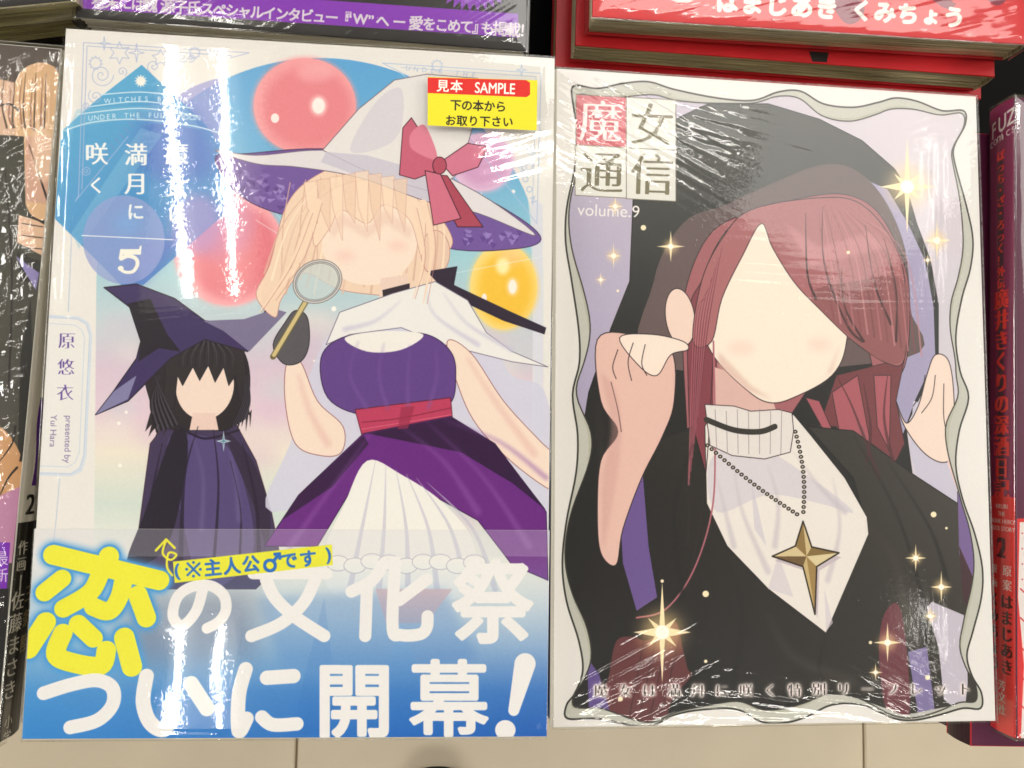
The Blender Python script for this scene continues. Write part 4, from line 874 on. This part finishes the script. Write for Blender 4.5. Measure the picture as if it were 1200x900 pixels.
# display table, black top on legs
tb = empty('display_table', (.03, .16, ZFL), 'black display table the piles of comics lie on', 'table')
tab_m = plain_mat('black_laminate', (14, 13, 12), .7, .08, .2)
def boxm(x0, x1, y0, y1, z0, z1):
    V = [(x, y, z) for z in (z0, z1) for x, y in ((x0, y0), (x1, y0), (x1, y1), (x0, y1))]
    return V, [(3, 2, 1, 0), (4, 5, 6, 7)] + [(i, (i + 1) % 4, 4 + (i + 1) % 4, 4 + i) for i in range(4)]
def rbox(name, x0, x1, y0, y1, z0, z1, m, parent, r=.002):
    rr = [(0, z0), (0, z1 - r), (r * .3, z1 - r * .3), (r, z1)]; V, Fc = [], [(3, 2, 1, 0)]
    for q, z in rr: V += [(x0 + q, y0 + q, z), (x1 - q, y0 + q, z), (x1 - q, y1 - q, z), (x0 + q, y1 - q, z)]
    for k in range(3): Fc += [(k * 4 + i, k * 4 + (i + 1) % 4, k * 4 + 4 + (i + 1) % 4, k * 4 + 4 + i) for i in range(4)]
    Fc.append((12, 13, 14, 15)); return mesh_obj(name, V, Fc, m, parent)
rbox('table_top', -.42, .46, -.082, .44, ZTAB - .02, ZTAB, tab_m, tb)
for lx, ly in ((-.40, -.06), (.42, -.06), (-.40, .40), (.42, .40)): rbox('leg', lx - .018, lx + .018, ly - .018, ly + .018, ZFL, ZTAB - .0202, tab_m, tb)
# shoe of the photographer, only its toe in the picture
sc_ = at(512, 905, ZFL)
sh = empty('shoe', (sc_[0], sc_[1] - .14, ZFL), 'brown leather shoe toe on the floor at the bottom edge', 'shoe')
lea = plain_mat('brown_leather', (96, 58, 36), .4, .4, .15, 80, .2); sol = plain_mat('dark_sole', (30, 26, 24), .7, .2)
def loft(name, secs, m, parent, n=20):
    V, Fc = [], []
    for (y, z0, hw, ht) in secs:
        for k in range(n):
            a = 2 * math.pi * k / n; V.append((sc_[0] + hw * math.cos(a), sc_[1] + y, max(z0, z0 + ht * .5 + ht * .5 * math.sin(a))))
    for i in range(len(secs) - 1):
        for k in range(n): Fc.append((i * n + k, (i + 1) * n + k, (i + 1) * n + (k + 1) % n, i * n + (k + 1) % n))
    Fc.append(tuple(range(n))); Fc.append(tuple(reversed(range((len(secs) - 1) * n, len(secs) * n))))
    return mesh_obj(name, V, Fc, m, parent, smooth=True)
loft('sole', [(-.27, ZFL, .026, .02), (-.25, ZFL, .033, .022), (-.14, ZFL, .036, .018), (-.05, ZFL, .047, .018), (-.01, ZFL, .036, .018), (.006, ZFL, .015, .016)], sol, sh)
loft('upper', [(-.268, ZFL + .015, .024, .06), (-.24, ZFL + .015, .031, .075), (-.16, ZFL + .015, .034, .075), (-.09, ZFL + .015, .04, .055), (-.03, ZFL + .015, .038, .036), (-.005, ZFL + .015, .024, .028), (.002, ZFL + .015, .010, .018)], lea, sh)

# ------------------------------------------------------------------ films
film_clear = film_mat('shrink_film', bump=.022, scale=1400, rough=.015, haze=.2, hz_amt=.06, spk=13)
film_scr = film_mat('scratched_shrink_film', bump=.04, scale=1100, rough=.04, haze=.40, hz_amt=.40, scratch=2.5, spk=20, sdir=(1, 14, 1), srot=-.55)
film_crumple = film_mat('crumpled_shrink_film', bump=.08, scale=900, rough=.07, haze=.3, hz_amt=.25, refl=1.5)
def bell(x, y, cx, cy, sx, sy, rot=0):
    c_, s_ = math.cos(math.radians(rot)), math.sin(math.radians(rot)); u = (x - cx) * c_ + (y - cy) * s_; v = -(x - cx) * s_ + (y - cy) * c_
    return np.exp(-(u / sx) ** 2 - (v / sy) ** 2)
def aniso(x, y, lu, lv, rot, seed):
    c_, s_ = math.cos(math.radians(rot)), math.sin(math.radians(rot)); u = x * c_ + y * s_ + 9000; v = -x * s_ + y * c_ + 9000
    return vnoise(u / lu, v / lv, seed)
def h_sample(x, y):
    h = .10 * vnoise(x / 140 + 3, y / 190 + 5, 1) + .02 * vnoise(x / 30 + 3, y / 60 + 5, 2)
    h += .16 * aniso(x, y, 60, 7, -14, 3) * bell(x, y, 575, 185, 70, 26, -14)
    h += .05 * aniso(x, y, 70, 4, 3, 4) * np.exp(-((y - 45) / 16) ** 2) + .07 * aniso(x, y, 60, 3.5, 1, 5) * np.exp(-((y - 862) / 10) ** 2)
    h += .05 * aniso(x, y, 4, 30, 0, 6) * np.exp(-((x - (75 - y * .06)) / 14) ** 2) + .05 * aniso(x, y, 4, 26, 0, 7) * np.exp(-((x - 640) / 12) ** 2)
    h += .03 * aniso(x, y, 40, 3, -6, 8) * np.clip(vnoise(x / 60, y / 60, 9), 0, 1)
    return h + .1
def h_leaf(x, y):
    h = .12 * vnoise(x / 130 + 3, y / 150 + 5, 11) + .03 * vnoise(x / 40 + 3, y / 50 + 5, 12)
    h += .15 * aniso(x, y, 120, 6, 30, 13) * bell(x, y, 730, 150, 110, 60, 20) + .06 * aniso(x, y, 60, 2.6, 32, 23) * bell(x, y, 720, 140, 80, 60, 20)
    h += .08 * aniso(x, y, 60, 5, 14, 14) * bell(x, y, 930, 160, 140, 40, 8)
    h += .05 * aniso(x, y, 40, 5, -20, 15) * bell(x, y, 1080, 140, 80, 60, -20)
    h += .24 * aniso(x, y, 70, 5, -28, 16) * bell(x, y, 770, 790, 80, 50, -28) + .26 * aniso(x, y, 70, 5, 8, 17) * bell(x, y, 900, 815, 170, 20, 3)
    h += .26 * aniso(x, y, 60, 5, 30, 18) * bell(x, y, 1080, 815, 80, 34, 20)
    h += .05 * aniso(x, y, 90, 5, 4, 19) * bell(x, y, 850, 350, 130, 60, 4) + .04 * aniso(x, y, 60, 4, 0, 20) * bell(x, y, 1010, 352, 80, 12, 0)
    h += .05 * aniso(x, y, 6, 50, 0, 21) * np.exp(-((x - 1100) / 18) ** 2) * np.clip((y - 150) / 50, 0, 1)
    h += .10 * aniso(x, y, 50, 4, 0, 22) * np.exp(-((y - 846) / 9) ** 2)
    return h + .12
def h_crumple(x, y, rot=-25, a=.75):
    h = a * (.5 * ridge(x / 12 + 50, y / 18 + 50, 31) * (1 + aniso(x, y, 40, 12, rot, 32)) + .22 * aniso(x, y, 30, 4, rot, 33) + .16 * aniso(x, y, 6, 14, rot + 40, 34))
    return h + .3
def h_strands(x, y): return .30 * aniso(x, y, 110, 6, -32, 41) * (.3 + np.clip(aniso(x, y, 120, 40, -20, 42) * 2, 0, 1)) + .15 * aniso(x, y, 70, 3, 4, 43) * np.exp(-((y - (25 + (x - 100) * .07)) / 14) ** 2) + .2
def h_red(x, y): return .22 * aniso(x, y, 60, 5, -14, 51) + .12 * vnoise(x / 16 + 50, y / 14 + 50, 52) + .2

# ------------------------------------------------------------------ piles of books
m_L = print_mat('left_comic_cover_print', cvL.image('left_comic_cover'))
m_Bd = print_mat('sales_band_print', cvB.image('sales_band'))
m_R = print_mat('leaflet_cover_print', cvR.image('leaflet_cover'))
m_S = print_mat('sample_sticker_print', cvS.image('sample_sticker'), rough=.5)
m_T = print_mat('black_cover_print', cvT.image('black_cover')); m_A = print_mat('red_cover_print', cvA.image('red_cover'))
m_N = print_mat('dark_cover_print', cvN.image('dark_cover')); m_Ns = print_mat('white_spine_print', cvNs.image('white_spine'))
m_F = print_mat('purple_cover_print', cvF.image('purple_cover')); m_Fs = print_mat('purple_spine_print', cvFs.image('purple_spine'))
BLUE = plain_mat('blue_cover_edge', (74, 132, 186), .4, .3, .2)
def bandslab(root, q_in, y0, y1, z, cv, m, name='belly_band'):
    """paper strip over a cover between two photo rows, wrapped a little past the edges"""
    TL, TR, BR, BL = q_in
    f = lambda a, b, y: min(max((project(a)[1] - y) / (project(a)[1] - project(b)[1]), 0), 1)
    L0, R0 = TL + (BL - TL) * f(TL, BL, y0), TR + (BR - TR) * f(TR, BR, y0 + 1); u = (TR - TL) / np.linalg.norm(TR - TL) * .0002
    L1, R1 = BL + (TL - BL) * .0015, BR + (TR - BR) * .0015
    return slab(name, [L0 - u, R0 + u, R1 + u, L1 - u], z + .00002, z + .00022, [m, PAPER], root, cv, rnd=.0001)
G1 = 'copies piled under the sample comic'; TH = .0150
root_L = book('sample_comic', QL, TH, 'white and blue comic with pale-hatted figure, blue sales band and yellow sample sticker', 'comic book', spine='R', cover=m_L, cover_cv=cvL, seed=2)
bandslab(root_L, QL, 631, 868, 0.0, cvB, m_Bd)
# sticker: a thin label on the film
QSx = QS.copy(); slab('sample_sticker', QSx, ZS - .00012, ZS, [m_S, PAPER], root_L, cvS, rnd=.00005)
film(QL, 0.0002, h_sample, film_clear, root_L, 420, 560, drop=.0006, over=.0002, dip=0)
zt = -TH
for k in range(4):
    off = np.array([.0016 + .0004 * (k % 2), -.0004 * k, 0]); q = QL + off; q[:, 2] = zt - .0012
    r_ = book('comic_copy', q, TH - .0012, ['second comic of the pile, just under the sample copy', 'third comic from the top beneath the sample copy', 'fourth comic from the top beneath the sample copy', 'lowest comic beneath the sample copy, on the table'][k], 'comic book', G1, 'R', cover=BLUE, hidden=True, seed=10 + k)
    zt -= TH + .0003
G2 = 'comics piled under the leaflet'
root_R = book('leaflet', QR, .0028, 'white-bordered leaflet with hooded red-haired figure and gold star pendant, in shrink wrap', 'leaflet', spine='L', cover=m_R, cover_cv=cvR, pages=PAGES_WHITE, seed=3, hidden=True)
film(QR, ZR, h_leaf, film_scr, root_R, 460, 600, drop=.0006, over=.0003, dip=0)
zt = ZR - .0028
YEL = plain_mat('yellow_blue_edge', (70, 110, 180), .4, .3, .5, 30)
for k in range(4):
    q = QR + np.array([.0 + .0005 * k, .0006, 0]); q[:, 2] = zt - .0006
    book('comic_under_leaflet', q, .0160, ['comic directly under the wrapped leaflet', 'second comic beneath the wrapped leaflet', 'third comic beneath the wrapped leaflet', 'lowest comic beneath the wrapped leaflet'][k], 'comic book', G2, 'L', cover=PAPER, hidden=True, seed=20 + k, spine_m=YEL)
    zt -= .0168
# rear centre: black and purple comic
rt = book('black_comic', QT, .0125, 'black comic with purple caption band, lying behind the sample comic', 'comic book', cover=m_T, cover_cv=cvT, side=BLACK, pages=PAGES_WHITE, seed=4)
film(QT, ZT, h_strands, film_crumple, rt, 360, 500, drop=.010)
zt = ZT - .0125
for k in range(3):
    q = QT + np.array([.0015 * (-1) ** k, -.0012, 0]); q[:, 2] = zt - .0008
    book('black_comic_copy', q, .0135, ['second copy of the black comic with purple band', 'third copy of the black comic with purple band', 'lowest copy of the black comic with purple band'][k], 'comic book', 'copies under the black comic', side=BLACK, pages=PAGES, seed=30 + k, hidden=k > 0, cover=BLACK)
    zt -= .0145
# rear right: red comics
ra = book('red_comic', QA, .0112, 'red comic with white author names, top of the rear right pile', 'comic book', cover=m_A, cover_cv=cvA, side=RED, pages=PAGES, seed=5, spine_m=PAGES)
film(QA, ZA, h_red, film_crumple, ra, 360, 500, drop=.010)
QB = quad_bottom((674, 53), (1166, 90), ZA - .0122); rb = book('red_comic', QB, .0112, 'second red comic of the rear right pile, its edge jutting left', 'comic book', 'red comics in the rear right pile', cover=RED, side=RED, spine_m=PAGES, pages=PAGES, seed=6)
QC_ = quad_bottom((650, 78), (1150, 116), ZA - .0244); rc = book('red_comic', QC_, .0112, 'third red comic of the rear right pile, jutting furthest left', 'comic book', 'red comics in the rear right pile', cover=RED, side=RED, pages=PAGES_DARK, seed=7)
ra['group'] = 'red comics in the rear right pile'
q = QC_ + np.array([.003, .002, 0]); q[:, 2] = ZA - .0366; book('red_comic', q, ZA - .0366 - ZTAB - .0001, 'lowest red comic of the rear right pile', 'comic book', 'red comics in the rear right pile', cover=RED, side=RED, pages=PAGES_DARK, hidden=True, seed=8)
blk = mesh_obj('price_mark', [tuple(at(948, 60, ZA - .0121)), tuple(at(971, 61.5, ZA - .0121)), tuple(at(969, 73, ZA - .0121)), tuple(at(952, 72, ZA - .0121))], [(3, 2, 1, 0)], BLACK, rb) ; blk.name = 'cover_print'
# rear left: pale page blocks in the corner
QP = quad_bottom((-470, -36), (88, -4), -.014); 
QP = quad_edge((60, -220), (88, 1), -.016, 'R')
rp = book('wrapped_comic', QP, .0095, 'comic in the far left corner showing only its page edges', 'comic book', 'comics in the far left pile', side=PAGES_DARK, cover=BLACK, pages=PAGES_DARK, seed=9)
film(QP, -.016, h_red, film_crumple, rp, 120, 160, drop=.009)
QP2 = quad_edge((50, -190), (82, 22), -.0275, 'R')
rp2 = book('wrapped_comic', QP2, .0110, 'black-covered comic under the one in the far left corner', 'comic book', 'comics in the far left pile', side=BLACK, cover=BLACK, pages=PAGES_DARK, seed=10)
q = QP2 + np.array([0, -.002, 0]); q[:, 2] = -.040
book('wrapped_comic', q, .0375, 'lowest thick book in the far left corner pile', 'comic book', 'comics in the far left pile', side=BLACK, cover=BLACK, pages=PAGES_DARK, hidden=True, seed=11)
# left neighbour
rn = book('dark_comic', QN, TN, 'dark comic in crumpled film with white spine, at the left edge', 'comic book', cover=m_N, cover_cv=cvN, side=PAPER, spine_m=m_Ns, spine_cv=cvNs, seed=12)
film(QN, ZN, lambda x, y: h_crumple(x, y), film_crumple, rn, 420, 560, drop=.004)
zt = ZN - TN
for k in range(4):
    q = QN + np.array([0.0008 * (k % 2), .001, 0]); q[:, 2] = zt - .0009
    book('dark_comic_copy', q, .0140 if k < 3 else .0150, ['second comic of the left edge pile', 'third comic of the left edge pile', 'fourth comic of the left edge pile', 'lowest comic of the left edge pile'][k], 'comic book', 'copies under the dark comic', spine_m=BLACK, hidden=True, seed=40 + k)
    zt -= .0150
# right neighbour
PUR = plain_mat('purple_cover_paper', (84, 26, 56), .35, .35, .1)
rf = book('purple_comic', QF, TF, 'purple and red comic with lettered spine, right of the leaflet', 'comic book', 'purple comics in the right edge pile', spine='L', cover=m_F, cover_cv=cvF, side=PUR, spine_m=m_Fs, spine_cv=cvFs, seed=13)
film(QF, ZF, lambda x, y: .1 * vnoise(x / 12 + 9, y / 40 + 9, 61) + .1, film_crumple, rf, 200, 420, drop=.011)
q = QF + np.array([-.0052, -.0065, 0]); q[:, 2] = ZF - TF - .0012
DKP = plain_mat('dark_spine_paper', (48, 18, 34), .35, .35, .1)
book('purple_comic', q, TF, 'second purple comic, its dark spine deep beside the leaflet', 'comic book', 'purple comics in the right edge pile', spine='L', cover=PUR, side=RED, spine_m=DKP, seed=14)
q = q + np.array([.002, .001, 0]); q[:, 2] = ZF - 2 * TF - .0024
book('purple_comic', q, q[0, 2] - ZTAB - .0001, 'lowest thick purple volume of the right edge pile', 'comic book', 'purple comics in the right edge pile', spine='L', cover=PUR, side=RED, spine_m=DKP, hidden=True, seed=15)

# ------------------------------------------------------------------ ceiling tube fittings whose light streaks the film
def emit(name, L):
    m = bpy.data.materials.new(name); m.use_nodes = True; N = m.node_tree.nodes; N.clear(); e = N.new('ShaderNodeEmission'); e.inputs[0].default_value = (1, .97, .92, 1); e.inputs[1].default_value = L
    o = N.new('ShaderNodeOutputMaterial'); m.node_tree.links.new(e.outputs[0], o.inputs[0]); return m
tube_m = emit('fluorescent_tube', 34.); fit_m = plain_mat('white_enamel', (200, 198, 190), .4, .3)
def tube_fitting(label, prs, r=.014, tube_m=tube_m):
    pts = [np.array(mirror_point(*p, .0006)) for pr in prs for p in pr]; cc = np.mean(pts, 0)
    f_ = empty('tube_light', tuple(cc), label, 'ceiling light', 'twin tube ceiling lights')
    for (pa, pb) in prs:
        A, B = np.array(mirror_point(*pa, .0006)), np.array(mirror_point(*pb, .0006)); d = (B - A) / np.linalg.norm(B - A); n1 = np.cross(d, [0, 0, 1]); n1 /= np.linalg.norm(n1); n2 = np.cross(d, n1)
        V = [X + r * (math.cos(a) * n1 + math.sin(a) * n2) for X in (A, B) for a in np.linspace(0, 2 * math.pi, 13)[:-1]]
        mesh_obj('tube', V, [(i, (i + 1) % 12, 12 + (i + 1) % 12, 12 + i) for i in range(12)] + [tuple(range(12)), tuple(reversed(range(12, 24)))], tube_m, f_)
    x = [p[0] for p in pts]; y = [p[1] for p in pts]
    V, Fc = boxm(min(x) - .05, max(x) + .05, min(y) - .04, max(y) + .04, ceiling_z + .03, ceiling_z + .07); mesh_obj('fitting', V, Fc, fit_m, f_)
tube_fitting('twin tube ceiling light over the upper part of the sample comic', [((202, 50), (221, 345)), ((258, 50), (277, 345))], r=.010)
tube_fitting('twin tube ceiling light over the lower part of the sample comic', [((206, 735), (196, 900)), ((258, 735), (248, 900))], r=.011)
tube_fitting('ceiling light crossing behind the twin tubes, over the sticker and the leaflet title', [((578, 182), (872, 158))], r=.016, tube_m=emit('cross_tube', 34.))
tube_fitting('ceiling light over the crumpled film at the left edge', [((24, 60), (32, 340))], r=.012)
tube_fitting('dim ceiling light over the right border of the leaflet', [((1096, 165), (1106, 345))], r=.012, tube_m=emit('dim_tube', 9.))
tube_fitting('dim ceiling light over the lower right corner of the leaflet', [((1078, 705), (1088, 790))], r=.012, tube_m=emit('dim_tube', 12.))
tube_fitting('added tube light just beyond the near edge, for glints in the leaflet film', [((690, 880), (1060, 876))], r=.02, tube_m=emit('glint_tube', 30.))  # added, unseen tube; only the film wrinkles by the caption catch it
